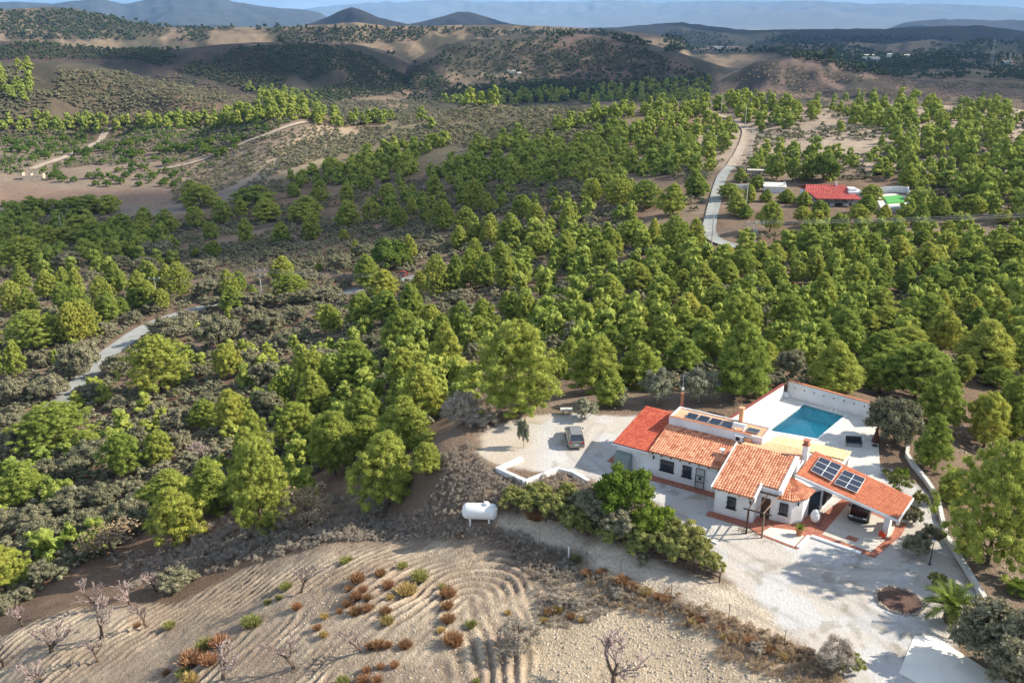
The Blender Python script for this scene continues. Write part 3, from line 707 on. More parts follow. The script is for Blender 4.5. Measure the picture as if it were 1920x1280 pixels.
rs_ = random.Random(11)
def treeobj(name, protos, P, W, H, protoH, label, cat, group, parts=True, k=None, crown='crown'):
    pr = protos[k if k is not None else rs_.randrange(len(protos))]
    if parts:
        t = thing(name, label, cat, P, rs_.uniform(0, 6.28), group)
        t.scale = (W/pr[2], W/pr[2], H/protoH)
        link(crown, pr[0], t); link('trunk', pr[1], t)
    else:
        me = pr if not isinstance(pr, tuple) else pr[0]
        t = link(name, me, None, P); tag(t, label, cat, group); t.rotation_euler = (0, 0, rs_.uniform(0, 6.28)); ww = W/6.0
        t.scale = (ww, ww, H/protoH)
    return t
def measure(L):
    """rows of photo x, top y, bottom y, width -> ground point, width and height in metres"""
    A_ = np.array(L, float); hp = A_[:, 2]-A_[:, 1]
    shift = A_[:, 3]*.16*np.clip((A_[:, 2]-100)/900, .1, 1)
    P = at(A_[:, 0], A_[:, 2]-shift); D = depth_of(P)
    dep = np.arctan2(HC-P[:, 2], np.hypot(P[:, 0], P[:, 1]))
    W = A_[:, 3]*D/FPX; H = (hp*D/FPX-.42*W*np.sin(dep)*.6)/np.cos(dep)
    return P, W*1.12, np.clip(H, W*.5, None), D
PN = '''42 497 545 30 27 530 592 42 56 543 590 30 91 510 565 38 122 503 550 28 147 505 560 28 120 532 590 36 150 540 610 40 195 521 590 38
160 565 640 45 138 570 648 40 205 548 605 42 230 558 592 26 221 497 552 38 262 510 560 34 255 542 585 32 280 528 585 38 290 497 540 30
315 496 545 32 338 494 560 38 305 543 585 30 65 586 660 84 34 643 710 36 302 636 745 98 428 647 715 50 428 507 560 32 450 510 550 30
440 538 585 40 475 535 565 20 15 430 470 45 50 445 512 70 100 425 465 40 180 415 462 60 252 432 462 40 402 452 482 28 368 465 482 18
532 482 525 40 545 515 562 58 510 550 568 24 597 494 508 15 667 450 480 20 688 480 540 48 722 508 560 55 767 442 490 30
787 510 550 32 820 482 560 50 855 482 550 42 680 552 620 50 725 548 612 58 770 535 605 50 755 585 665 66 620 573 628 38 808 573 630 42
830 590 655 40 865 570 640 54 905 562 630 48 895 595 645 45 835 612 712 66 950 548 592 34 890 450 520 38 912 478 540 44 882 470 540 44
938 455 505 42 948 480 545 46 862 425 470 40 892 420 460 38 917 418 460 30 668 645 735 76 588 662 760 64 525 710 765 44 757 657 745 68
800 700 765 70 970 618 792 150 880 688 735 50 527 420 460 30 585 405 450 30 645 430 450 20
1007 437 485 38 987 463 500 32 1060 434 495 44 1095 463 503 34 981 497 535 30 1013 498 520 20 1132 455 520 42 1147 432 485 34
1115 432 470 34 1185 415 468 60 1225 412 465 34 1262 408 485 50 1302 412 475 36 985 552 618 44 962 550 612 36 1140 515 575 62
1195 496 550 44 1230 478 525 44 1255 490 530 34 1242 520 572 48 1280 507 555 40 1315 495 553 48 1362 490 540 46 1390 470 525 48
1360 458 490 40 1427 465 510 40 1420 510 560 50 1385 525 580 50 1340 537 600 52 1298 537 575 40 1088 565 610 36 1120 566 620 42
1155 565 615 40 1190 567 615 42 1238 567 620 42 1288 552 612 56 1318 575 625 42 1305 600 650 70 1142 612 665 44 1185 600 675 58
1247 600 675 50 1067 637 690 50 1120 638 745 90 1200 650 735 80 1282 638 700 62 1145 695 765 52 1050 665 710 34 1385 558 655 76
1388 612 752 94 1435 645 705 50
1450 458 500 50 1485 460 495 24 1515 430 480 56 1527 478 525 38 1495 492 535 32 1455 497 555 46 1560 472 520 34 1590 435 490 46
1632 440 490 42 1610 472 515 38 1680 445 505 52 1665 470 505 32 1655 483 535 34 1727 432 465 28 1732 457 520 52 1770 437 485 34
1812 437 480 38 1800 468 505 38 1840 467 505 36 1877 442 500 60 1905 455 500 40 1600 495 560 50 1640 505 560 46 1692 495 550 42
1537 515 600 60 1745 502 560 58 1777 490 525 30 1812 497 545 44 1790 520 565 44 1840 503 545 40 1845 525 580 60 1895 494 552 58
1487 535 580 36 1477 557 645 62 1645 542 600 64 1655 577 630 50 1695 580 630 46 1625 583 635 44 1735 555 645 72 1760 545 600 44
1815 555 610 46 1830 577 630 46 1870 560 625 50 1905 557 620 46 1910 537 580 30 1765 585 665 50 1580 582 660 72 1527 600 675 62
1560 645 745 92 1702 617 690 84 1650 625 700 80 1715 650 757 104 1650 670 745 80 1840 605 710 100 1802 667 722 36 1905 625 705 50
1870 690 730 48 1900 710 770 50 1445 648 695 36 1745 782 885 60 1765 700 815 80 1843 742 848 80 1895 712 830 70 1850 850 1085 165 1780 880 945 50
102 762 850 108 45 872 950 76 235 817 900 68 302 810 875 50 385 752 810 50 435 735 815 58 320 885 950 84 328 924 1030 88
395 868 970 80 12 1030 1120 76 165 810 845 50 182 808 830 30 470 808 920 60 475 775 815 30 522 712 775 40 590 700 790 64
557 760 850 72 480 775 880 50 490 838 1010 100 685 733 830 80 760 752 850 100 790 690 800 90 630 780 900 80 640 755 810 50
730 823 962 110 690 785 860 70 800 835 900 56
377 347 393 60 360 340 380 40 65 370 407 50 100 375 400 40 173 367 400 60 205 368 400 50 140 370 402 50 273 390 425 34 315 395 440 40
160 407 457 78 232 403 443 40 265 415 450 50 367 388 430 34 418 377 420 34 395 417 450 28 453 373 408 26 462 412 457 28 480 350 388 66
500 375 418 58 530 417 457 28 550 343 370 26 575 370 417 70 587 402 450 30 602 340 380 32
653 380 430 44 650 345 385 30 690 330 358 26 728 345 385 34 695 373 418 30 723 387 415 24 748 387 432 32 773 370 402 26 797 383 415 24
815 330 375 34 830 377 435 42 870 345 388 38 890 340 398 44 873 390 437 38 917 370 402 26 860 427 462 30 887 430 458 28 920 403 455 38
957 403 462 52 980 367 415 40 1003 383 425 34 1030 405 435 26 1040 377 402 20 1063 383 435 30 1113 337 387 30 1160 337 388 58
1210 340 392 56 1262 347 405 48 1187 407 455 36
1302 320 370 44 1388 317 342 28 1420 330 358 30 1456 290 338 34 1485 298 342 28 1366 345 375 44 1377 362 405 36 1405 348 380 26
1398 385 410 30 1442 380 438 44 1437 355 378 24 1474 356 382 34 1507 360 388 30 1535 377 410 36 1503 388 420 32 1530 395 430 34
1570 402 450 38 1606 385 425 44 1632 348 382 40 1625 366 402 42 1657 385 417 30 1700 312 356 40 1740 327 352 30 1722 352 380 44
1760 370 412 44 1725 385 425 34 1700 388 420 30 1837 327 374 44 1820 366 410 48 1783 370 402 32 1870 320 342 26 1884 395 420 30
1815 290 323 34 1776 415 445 30 1679 406 442 36 1661 417 445 36'''
PN = np.array(nums(PN)).reshape(-1, 4)
ON = '''155 640 712 80 198 600 632 44 250 580 608 40 325 588 648 84 412 585 660 88 462 570 610 50 222 660 708 56 75 655 690 44
95 700 755 76 375 680 712 32 128 470 512 60 155 455 482 40 300 448 492 66 270 480 512 50 382 492 516 60 390 522 560 50 225 478 508 40
12 495 522 40 172 506 526 30 285 566 590 36 95 570 605 40 165 720 760 50 222 740 770 40 462 650 705 50 30 705 760 60 400 735 765 50
865 537 572 48 830 565 592 36 660 627 648 24 702 625 650 34 612 650 692 60 545 622 650 60 505 585 632 70 558 572 605 40
505 675 730 66 890 640 682 38 795 452 480 34 640 475 505 50 682 455 485 40 590 480 495 24 512 462 488 46 648 523 545 24 575 502 542 40
605 540 562 50 650 493 510 22 1085 598 650 66 1040 625 665 50 1052 550 592 56 1068 525 560 60 1198 548 580 34 1355 530 550 34
1425 535 572 34 1430 570 625 36 1482 655 712 58 1690 550 575 24 20 808 865 60 22 775 810 50 175 825 885 80 88 862 910 50 140 858 905 50
140 912 970 80 198 908 960 60 68 948 1000 74 160 958 1015 66 88 980 1045 96 245 935 1010 90 262 900 935 44 8 955 1010 60 82 1052 1100 50
335 760 820 64 335 808 855 50 220 745 772 40 262 790 850 40 295 752 785 40 425 880 940 60 505 730 790 66 20 1060 1090 40 395 552 582 44 430 550 580 44 470 548 578 46 500 548 576 40 540 545 574 44 575 540 572 44 612 538 566 40 628 535 558 30 715 520 552 36 742 516 548 34 352 578 612 40'''
ON = np.array(nums(ON)).reshape(-1, 4)
rng = np.random.default_rng(7)
SPEC = {(970, 618): 'tallest broad pine in front of the gravel turning place, beside the grey bushes',
 (1850, 850): 'huge dark green pine outside the low garden wall at the right edge',
 (302, 636): 'big round yellow green pine on the near side of the grey road',
 (65, 586): 'wide domed yellow green pine left of the grey road',
 (34, 643): 'slender leaning pine with thin tiers below the wide domed one',
 (102, 762): 'broad dark pine with a two tone crown covering the lower end of the road',
 (45, 872): 'bright yellow green pine among grey oaks at the left edge',
 (12, 1030): 'bright yellow green pine cut by the left edge of the picture',
 (328, 924): 'yellow topped pine at the foot of the ploughed slope',
 (320, 885): 'rounded pine directly behind the yellow topped one',
 (490, 838): 'tall pine with dark foot next to the bare brown bush',
 (730, 823): 'bushy pine standing lowest on the scrub slope left of the gas tank',
 (800, 835): 'short pine leaning out over the edge of the gravel turning place',
 (1745, 782): 'narrow bright green pine against the garden wall bend',
 (1843, 742): 'pine with bare trunk on the pinkish clearing at the right',
 (1802, 667): 'small slim pine standing alone by the pinkish clearing',
 (1765, 700): 'tall loose pine behind the dark oak by the pool',
 (1560, 645): 'wide dark pine directly behind the pool wall',
 (1388, 612): 'tallest pine behind the pool wall corner',
 (1145, 695): 'short pine between the grey olive and the parked silver car',
 (1542, 290): 'dark spreading pine above the red roofed house',
 (1840, 605): 'wide pine with visible trunk above the pinkish clearing'}
def region(x, y, D):
    if y < 345: return 'pine on the pale far plateau among low scrub', 'pines on the pale plateau'
    if x > 1330 and y < 430: return 'pine in the belt around the red roofed house', 'pines round the red roofed house'
    if x > 1400 and y < 560: return 'pine in the dense forest below the power line', 'pines below the power line'
    if x > 1080 and y < 560: return 'pine in the open stand left of the grey bend in the road', 'pines left of the road bend'
    if x > 1330: return 'pine in the dense forest behind the pool wall', 'pines behind the pool wall'
    if x > 940: return 'pine in the forest between the villa and the reddish gully', 'pines behind the villa'
    if x < 480 and y < 480: return 'dark shaded pine on the far bank of the left valley', 'pines on the shaded left bank'
    if x < 480 and 480 < y < 625: return 'yellow green pine in the sunlit row along the valley road', 'pines in the sunlit row by the road'
    if y < 440: return 'dark shaded pine on the middle slope above the gully', 'pines on the shaded middle slope'
    if x < 480: return 'pine among grey oaks in the lower left valley', 'pines among the lower left oaks'
    if y < 560: return 'pine on the sunny spur in the middle of the view', 'pines on the middle spur'
    if y < 690: return 'pine on the slope above the furrowed clearing', 'pines above the clearing'
    return 'pine in the thick clump left of the gravel turning place', 'pines left of the turning place'
P, W, H, D = measure(PN)
P1 = measure([[1542, 290, 343, 62]])
placed = []
for i in range(len(PN)):
    x, y = PN[i, 0], PN[i, 1]
    lab, gr = region(x, y if y < 430 else PN[i, 1]+20, D[i]); sp = SPEC.get((int(x), int(y)))
    if np.isnan(P[i, 0]): continue
    near_t = D[i] < 330
    h_, w_ = H[i]*1.04, W[i]*(1.12 if x > 1080 and 430 < y < 700 else 1.1 if x < 700 else 1.0)
    if h_ > w_*2.3: h_ = w_*2.3
    treeobj('pine_tree', (XLP if max(h_, w_) > 9.5 else PINES) if near_t else MIDP, P[i], w_, h_, PH, sp or lab, 'pine tree', None if sp else gr, near_t)
    placed.append((P[i, 0], P[i, 1], w_*.5))
treeobj('pine_tree', DPINES, P1[0][0], P1[1][0], P1[2][0], OH, SPEC[(1542, 290)], 'pine tree', None)
q = measure([[732, 455, 512, 68]]); treeobj('stone_pine', DPINES, q[0][0], q[1][0], q[2][0]*1.1, OH, 'dark round stone pine on the middle spur above the tiny red car', 'pine tree', None)
q = measure([[1677, 752, 842, 96]]); treeobj('holm_oak', DARKS, q[0][0], q[1][0], q[2][0], OH, 'dark leafy oak standing at the corner of the pool terrace', 'oak tree', None)
q = measure([[1892, 1150, 1300, 180]]); treeobj('holm_oak', DARKS, q[0][0], q[1][0], q[2][0], OH, 'large dark oak filling the bottom right corner beside the white slab', 'oak tree', None)
q = measure([[1232, 700, 762, 62], [1310, 697, 762, 74], [1097, 752, 790, 44], [982, 790, 842, 22], [1160, 735, 765, 36]])
for i, lb in enumerate(['leaning silvery olive left of the antenna mast', 'round silvery olive right of the antenna mast', 'small silvery olive at the far edge of the gravel turning place',
                        'sapling olive in the sandy part of the turning place', 'low grey olive bush behind the turning place']):
    treeobj('olive_tree', OLIVES, q[0][i], q[1][i], q[2][i]*1.15, OH, lb, 'olive tree', None)
    placed.append((q[0][i][0], q[0][i][1], q[1][i]*.5))
P, W, H, D = measure(ON)
for i in range(len(ON)):
    if np.isnan(P[i, 0]): continue
    x, y = ON[i, 0], ON[i, 1]
    if y < 530 and x < 480: lab, gr = 'dark rounded oak bush in the shade of the left valley', 'oaks in the shaded left valley'
    elif y > 740: lab, gr = 'grey green holm oak in the lower left wood', 'holm oaks in the lower left wood'
    elif x < 490: lab, gr = 'grey green holm oak crowding the valley road', 'holm oaks along the valley road'
    elif x < 960: lab, gr = 'grey oak bush on the slope round the furrowed clearing', 'oak bushes round the clearing'
    else: lab, gr = 'grey oak among the pines behind the villa', 'grey oaks among the pines'
    treeobj('holm_oak', OAKS, P[i], W[i]*.96, H[i]*.95, OH, lab, 'oak', gr, True)
    placed.append((P[i, 0], P[i, 1], W[i]*.45))

# ---- fillers: sampled in areas of the photo's land, kept apart in metres
class Grid:
    def __init__(s, c): s.c = c; s.g = {}
    def near(s, x, y, r):
        k = int(math.ceil(r/s.c)); a, b = int(x//s.c), int(y//s.c)
        for i in range(a-k, a+k+1):
            for j in range(b-k, b+k+1):
                for (u, v, q) in s.g.get((i, j), ()):
                    if (u-x)**2+(v-y)**2 < ((r+q)/1.0)**2: return True
        return False
    def add(s, x, y, q): s.g.setdefault((int(x//s.c), int(y//s.c)), []).append((x, y, q))
occ = Grid(6.0)
for x, y, r in placed: occ.add(x, y, r*.8)
ROADS = [(P2(s), wd) for s, wd in (('60 795 110 762 150 722 190 672 250 630 300 600 350 583 400 572 450 566 520 560 600 555 660 548 700 540 770 522 830 508', 3.6),
  ('1480 485 1420 470 1350 460 1330 448 1328 430 1335 400 1345 360 1352 335 1370 312 1384 290 1396 262 1400 245 1390 232 1360 222 1322 208', 4.5),
  ('60 318 110 300 160 280 188 262 205 240', 6), ('300 318 380 300 450 272 500 255 575 230', 5))]
KEEP = [P2('1400 400 1405 345 1500 338 1710 338 1718 400 1640 418 1480 412'), P2('-60 388 120 379 300 391 420 356 500 312 440 366 330 398 120 394 -60 399')]
def scatter(polys, n, r, seed, grid, rfac=1.0, avoid=True, dens=None):
    g = np.random.default_rng(seed); poly_ = np.array(nums(polys)).reshape(-1, 2); x0, y0 = poly_.min(0); x1, y1 = poly_.max(0)
    px = g.uniform(x0, x1, n*3); py = g.uniform(y0, y1, n*3); k = inside(px, py, poly_); px, py = px[k][:n], py[k][:n]
    Q = at(px, py); ok = ~np.isnan(Q[:, 0]); Q = Q[ok]
    bad = np.zeros(len(Q), bool)
    if avoid:
        for rd, wd in ROADS: bad |= seg_dist(Q[:, 0], Q[:, 1], rd, False) < wd
        for kp in KEEP: bad |= inside(Q[:, 0], Q[:, 1], kp)
        bad |= sdf(Q[:, 0], Q[:, 1], GR) < 1.5
    if dens is not None: bad |= fbm(Q[:, 0]/dens[0], Q[:, 1]/dens[0], seed, 3) < dens[1]
    out = []
    for p in Q[~bad]:
        s_ = r[0]+(r[1]-r[0])*g.random()
        if grid.near(p[0], p[1], s_*rfac): continue
        grid.add(p[0], p[1], s_*rfac); out.append((p[0], p[1], p[2], s_))
    return np.array(out).reshape(-1, 4)
far_pines = []
for sd_, (pl, n_, r_, ds) in enumerate([
  ('1100 330 1120 250 1200 205 1290 168 1400 172 1990 188 1990 430 1430 430 1380 330 1300 330 1310 400 1160 420', 1300, (1.6, 3.3), (26, .475)),
  ('540 335 640 300 780 268 960 258 1100 300 1130 345 900 345 700 345 560 352', 650, (1.8, 3.6), (26, .42)),
  ('980 300 1060 230 1180 205 1300 200 1300 330 1100 330', 500, (2.2, 3.4), (25, .47)),
  ('-40 230 330 228 460 212 560 205 560 226 480 232 330 240 -40 250', 600, (2.6, 4.2), None),
  ('-40 130 60 120 60 190 -40 200', 60, (3, 4), None),
  ('450 165 600 180 620 235 540 225', 160, (2.6, 4), None),
  ('560 215 800 225 820 262 640 260', 160, (2.5, 3.6), (40, .5)),
  ('0 400 120 420 330 430 330 520 0 520', 160, (2.3, 3.4), None),
  ('960 440 1920 440 1920 700 1500 700 1100 700 960 600', 1300, (1.5, 2.7), (12, .36)),
  ('640 300 1180 330 1180 440 640 440', 160, (1.8, 2.8), (20, .5)),
  ('680 640 960 640 900 760 800 820 560 860 560 700', 120, (1.6, 2.4), None),
  ('820 190 1330 150 1330 190 860 200', 300, (3, 5), None),
  ('-30 600 700 600 700 930 300 1000 -30 1090', 420, (1.2, 2.0), (10, .46)),
  ('1935 205 2300 205 2300 1000 1935 1000', 700, (1.8, 3.2), (14, .38)), ('-330 400 -60 400 -60 1050 -330 1050', 300, (1.8, 3.0), (16, .44))]):
    s4 = scatter(pl, n_, r_, 900+sd_, occ, .82, dens=ds); far_pines += [tuple(r)+(sd_,) for r in s4]
far_pines.sort(key=lambda r: math.hypot(r[0], r[1])*(3/r[3]))
NIND = max(0, 298-len(PN)-2)
for r in far_pines[:NIND]:
    Dr = math.hypot(r[0], r[1]); px = 960+FPX*r[0]/(r[1]*CP-(r[2]-HC)*SP)
    lab, gr = ('smaller pine filling in between the larger ones of the right hand forest', 'smaller infill pines of the right forest') if px > 960 else ('smaller pine filling in on the left hand slopes', 'smaller infill pines of the left slopes')
    treeobj('pine_tree', MIDP, (r[0], r[1], r[2]-.1), r[3]*2.1, r[3]*2.6, PH, lab, 'pine tree', gr, False)
def merged(name, protos, rows, material, label, group=None, seed=0, hfac=1.0, base=PH, wfac=1.0, pw=6.0):
    g = np.random.default_rng(seed); Vs, Fs, Ns, b = [], [], [], 0
    for r in rows:
        V1, F1, N1 = protos[g.integers(len(protos))]; a = g.uniform(0, 6.283); c, s_ = math.cos(a), math.sin(a)
        w_ = r[3]*2*wfac/pw; h_ = r[3]*2*hfac/base*g.uniform(.85, 1.2)
        X = np.empty_like(V1); X[:, 0] = (V1[:, 0]*c-V1[:, 1]*s_)*w_+r[0]; X[:, 1] = (V1[:, 0]*s_+V1[:, 1]*c)*w_+r[1]; X[:, 2] = V1[:, 2]*h_+r[2]-.1
        Vs.append(X); Fs.append(F1+b); b += len(V1); Ns.append(np.stack([N1[:, 0]*c-N1[:, 1]*s_, N1[:, 0]*s_+N1[:, 1]*c, N1[:, 2]], -1))
    o = link(name, npmesh(name, np.vstack(Vs), [np.vstack(Fs)], [material], cols={'cn': np.vstack(Ns)})); tag(o, label, kind='stuff'); return o
merged('pine_woodland', FARP, far_pines[NIND:], M['pine'], 'far pines covering the plateau and the valley sides', hfac=1.3)
# shrubs
shr = []
occ2 = Grid(5.0)
for x, y, r in placed: occ2.add(x, y, r*.45)
AREAS = [('-40 480 640 480 960 520 1100 640 960 700 700 860 400 930 120 1080 -40 1180', 8500, (.5, 1.5), None),
  ('-40 400 700 430 1000 470 1000 520 500 500 -40 500', 3000, (.8, 2.2), (20, .34)),
  ('430 340 1180 340 1180 460 430 430', 2400, (.8, 2.0), (25, .38)),
  ('500 330 560 270 700 232 860 200 1060 192 1180 210 1100 300 780 266 600 300', 2600, (1.2, 2.6), (30, .40)),
  ('1180 300 1330 190 1480 185 1990 200 1990 420 1430 330 1300 400', 2000, (.9, 2.0), (25, .46)),
  ('-40 250 560 226 520 260 300 300 -40 330', 1500, (1.4, 2.6), (30, .42)),
  ('-40 125 330 140 460 180 560 205 330 225 -40 228', 3200, (1.3, 3.0), (40, .32)),
  ('960 440 1920 440 1920 720 1100 740 960 640', 2200, (.6, 1.5), None),
  ('1935 205 2300 205 2300 1300 1935 1300', 1200, (.7, 1.7), None), ('-330 230 -60 230 -60 1150 -330 1150', 1800, (.7, 1.9), None),
  ('300 262 450 262 560 232 650 236 600 290 500 335 420 372 330 385', 1500, (.7, 1.9), None),
  ('560 180 640 190 840 190 760 225 640 240', 600, (2, 3.5), None)]
for i, (pl, n_, r_, ds) in enumerate(AREAS):
    shr += [tuple(r) for r in scatter(pl, n_, r_, 950+i, occ2, .54, dens=ds)]
shr.sort(key=lambda r: math.hypot(r[0], r[1])/r[3])
NS = 200
for r in shr[:NS]:
    px = 960+FPX*r[0]/(r[1]*CP-(r[2]-HC)*SP)
    lab, gr = (('low grey green bush in the wood on the left slopes', 'low bushes of the left wood') if px < 960 else ('low grey green bush under the pines of the right forest', 'low bushes of the right forest'))
    pr = OAKS[rs_.randrange(4)]; t = link('oak_bush', pr[0], None, (r[0], r[1], r[2]-.15)); tag(t, lab, 'bush', gr)
    t.rotation_euler = (0, 0, rs_.uniform(0, 6.28)); k_ = r[3]*2/pr[2]; t.scale = (k_, k_, r[3]*1.25/OH)
merged('oak_scrub', FARO, shr[NS:], M['oak'], 'grey green bushes scattered over the slopes', seed=3, base=OH, hfac=.62, pw=5.0)
# dark dots of trees on the far hills
far = []
for i, (pl, n_, r_, ds) in enumerate([
  ('-40 76 270 92 400 95 560 82 760 104 850 160 640 190 560 200 430 160 250 112 -40 112', 7000, (1.6, 3.6), (90, .38)),
  ('740 155 850 90 960 76 1070 68 1200 92 1330 140 1330 165 860 195 760 190', 1800, (1.8, 3.6), (120, .44)),
  ('-40 26 130 22 330 46 600 54 960 54 1130 60 1260 90 1000 66 850 76 700 82 -40 72', 2600, (3, 6), (150, .44)),
  ('1240 60 1950 75 1950 130 1600 130 1450 100 1250 100', 2200, (4, 8), (200, .44)),
  ('1400 92 1950 110 1950 150 1650 145 1500 112', 2200, (2.4, 4.5), (120, .36)),
  ('840 165 1330 150 1330 178 1060 190 850 196', 1800, (3, 5), None)]):
    g_ = Grid(12.0); far += [tuple(r) for r in scatter(pl, n_, r_, 980+i, g_, .6, avoid=False, dens=ds)]
merged('far_scrub', TINY, far, M['orch'], 'dark bushes and trees dotted over the far hills', seed=5, base=OH, hfac=.9, pw=5.0)

# ================================================================ the villa
HA = R(-32); HU = np.array([math.cos(HA), math.sin(HA)]); HV = np.array([-HU[1], HU[0]]); HO = np.array([10.5, 79.0])
def LP(px, py, z=0.0):
    p = gz(px, py, z)[:2]-HO; return (float(p@HU), float(p@HV), z)
def LW(s, v, z=0): p = HO+HU*s+HV*v; return (p[0], p[1], z)
villa = thing('villa', 'white single storey villa with orange tiled roofs on the gravel terrace', 'house', (10.5, 79, 0), HA)
def roof(name, P, pitch, course, amp, material, parent, label=None, step=.03, thick=.10, seed=0, ns=6):
    """clay tiles: eave left, eave right, top right, top left"""
    p00, p10, p11, p01 = [np.array(p, float) for p in P]
    nu = max(2, int(round(np.linalg.norm(p10-p00)/pitch))); nv = max(1, int(round(np.linalg.norm(p01-p00)/course)))
    nrm = np.cross(p10-p00, (p01+p11)/2-p00); nrm /= np.linalg.norm(nrm)
    U_ = np.linspace(0, 1, nu*ns+1); prof = amp*np.abs(np.sin(np.pi*U_*nu))**.6
    rows, tcol = [], []; g = np.random.default_rng(seed); T_ = g.random((nv, nu+1))
    for j in range(nv):
        for e, w_ in enumerate((j/nv, (j+1)/nv)):
            base = (p00*(1-w_)+p01*w_)[None]*(1-U_)[:, None]+(p10*(1-w_)+p11*w_)[None]*U_[:, None]
            rows.append(base+nrm*(prof+(step if e == 0 else 0))[:, None]); tcol.append(T_[j][np.minimum((U_*nu).astype(int), nu)])
    V_ = np.vstack(rows); k = len(U_); n = len(rows); i = np.arange(n-1)[:, None]*k+np.arange(k-1)[None]
    F_ = np.stack([i, i+1, i+1+k, i+k], -1).reshape(-1, 4); c = np.concatenate(tcol); b = len(V_)
    bot = np.array([p00, p10, p11, p01]); V_ = np.vstack([V_, bot-nrm*.004, bot-nrm*thick]); c = np.r_[c, np.full(8, .5)]
    F2 = np.array([[3, 2, 1, 0], [4, 7, 6, 5], [0, 1, 5, 4], [1, 2, 6, 5], [2, 3, 7, 6], [3, 0, 4, 7]])[1:]+b
    o = link(name, npmesh(name, V_, [F_, F2], [material], cols={'tile': c}), parent)
    if label: o['label'] = label
    return o
def wallp(P, z1, z0=0, name='wall', m='white', parent=villa, label=None):
    o = MB().prism(P, z0, z1).build(name, M[m], parent)
    if label: o['label'] = label
    return o
# left wing
wallp([(0, 0), (3.5, 0), (3.5, 6.8), (0, 6.8)], [2.5, 2.5, 3.66, 3.66])
roof('roof', [(-.35, -.3, 2.6), (3.55, -.3, 2.6), (3.55, 7.0, 3.86), (-.1, 7.0, 3.86)], .24, .36, .045, M['tilered'], villa, 'bright red tiled roof of the left wing', seed=1)
MB().box(-.4, -.33, -.34, 7.0, 2.45, 2.58).box(-.4, 3.5, -.38, -.33, 2.42, 2.56).build('roof_edge', M['white2'], villa)
# middle wing
wallp([(3.51, -.02), (11.4, -.02), (11.4, 4.3), (3.51, 4.3)], [2.66, 2.66, 3.6, 3.6])
roof('roof', [(3.5, -.36, 2.74), (11.4, -.36, 2.74), (11.4, 4.3, 3.74), (3.5, 4.3, 3.74)], .25, .36, .075, M['tile'], villa, 'orange curved tile roof of the middle wing', seed=2)
wallp([(3.6, 4.3), (13.1, 4.3), (13.1, 7.3), (3.6, 7.3)], 4.42)
fr = MB().box(3.75, 12.95, 4.5, 7.15, 4.42, 4.46); o = fr.build('flat_roof', M['salmon'], villa); o['label'] = 'salmon coloured flat roof behind the parapet'
pr = MB().box(3.6, 13.1, 4.3, 4.5, 4.42, 4.66).box(12.95, 13.1, 4.5, 7.3, 4.42, 4.6).box(3.6, 12.95, 7.15, 7.3, 4.42, 4.56).box(3.6, 3.75, 4.5, 7.15, 4.42, 4.64); pr.build('parapet', M['white'], villa)
MB().box(3.58, 12.0, 4.27, 4.53, 4.66, 4.70).build('parapet_cap', M['pot'], villa)
# front wing with the cut back porch corner
sl = (4.30-2.70)/(2.6+3.8)
def zr(v): return 2.70+(v+3.8)*sl
wallp([(11.4, -3.45), (15.0, -3.45), (15.0, 2.5), (11.4, 2.5)], [zr(-3.45)-.1, zr(-3.45)-.1, zr(2.5)-.1, zr(2.5)-.1])
wallp([(15.0, -2.0), (16.65, -2.0), (16.65, 2.5), (15.0, 2.5)], [zr(-2)-.1, zr(-2)-.1, zr(2.5)-.1, zr(2.5)-.1])
roof('roof', [(11.2, -3.85, zr(-3.85)), (15.0, -3.85, zr(-3.85)), (15.0, 2.6, zr(2.6)), (11.2, 2.6, zr(2.6))], .25, .36, .08, M['tile'], villa, 'large orange curved tile roof of the front wing', seed=3)
roof('roof', [(15.0, -1.95, zr(-1.95)), (16.65, -1.95, zr(-1.95)), (16.65, 2.6, zr(2.6)), (15.0, 2.6, zr(2.6))], .25, .36, .08, M['tile'], villa, None, seed=4)
def slab(P, up): return [(p[0], p[1], p[2]) for p in P]+[(p[0], p[1], p[2]+up) for p in P]
vg = MB().hexa(slab([(16.65, -2.25, zr(-2.25)-.25), (17.0, -2.25, zr(-2.25)-.25), (17.0, 2.75, zr(2.6)-.25), (16.65, 2.75, zr(2.6)-.25)], .42))
vg.hexa(slab([(11.08, -3.9, zr(-3.9)-.12), (11.22, -3.9, zr(-3.9)-.12), (11.22, 2.7, zr(2.6)-.12), (11.08, 2.7, zr(2.6)-.12)], .26))
vg.hexa(slab([(14.98, -3.9, zr(-3.9)-.15), (15.14, -3.9, zr(-3.9)-.15), (15.14, -1.9, zr(-1.9)-.12), (14.98, -1.9, zr(-1.9)-.12)], .30))
vg.build('roof_verge', M['white'], villa)
roof('roof', [(17.15, 6.35, 3.42), (11.9, 6.35, 3.42), (11.5, 2.66, 4.32), (16.95, 2.66, 4.32)], .25, .36, .06, M['tilesunlit'], villa, 'salmon rear slope with sunlight painted into its tiles', seed=5)
wallp([(11.9, 2.5), (17.0, 2.5), (17.1, 6.2), (12.2, 6.2)], [4.1, 4.1, 3.3, 3.3])
# bay with fan shaped tiled roof
BAY = [(16.65, -2.0), (17.9, -1.85), (18.65, -1.0), (18.8, .55), (16.65, .7)]
wallp(BAY, 2.5)
ap = (17.0, .35, 3.45)
ev = [(16.6, -2.35, 2.52), (18.05, -2.2, 2.5), (18.95, -1.1, 2.5), (19.2, .8, 2.5)]
for i in range(3): roof('bay_roof', [ev[i], ev[i+1], ap, ap], .25, .36, .07, M['tile'], villa, None, seed=6+i)
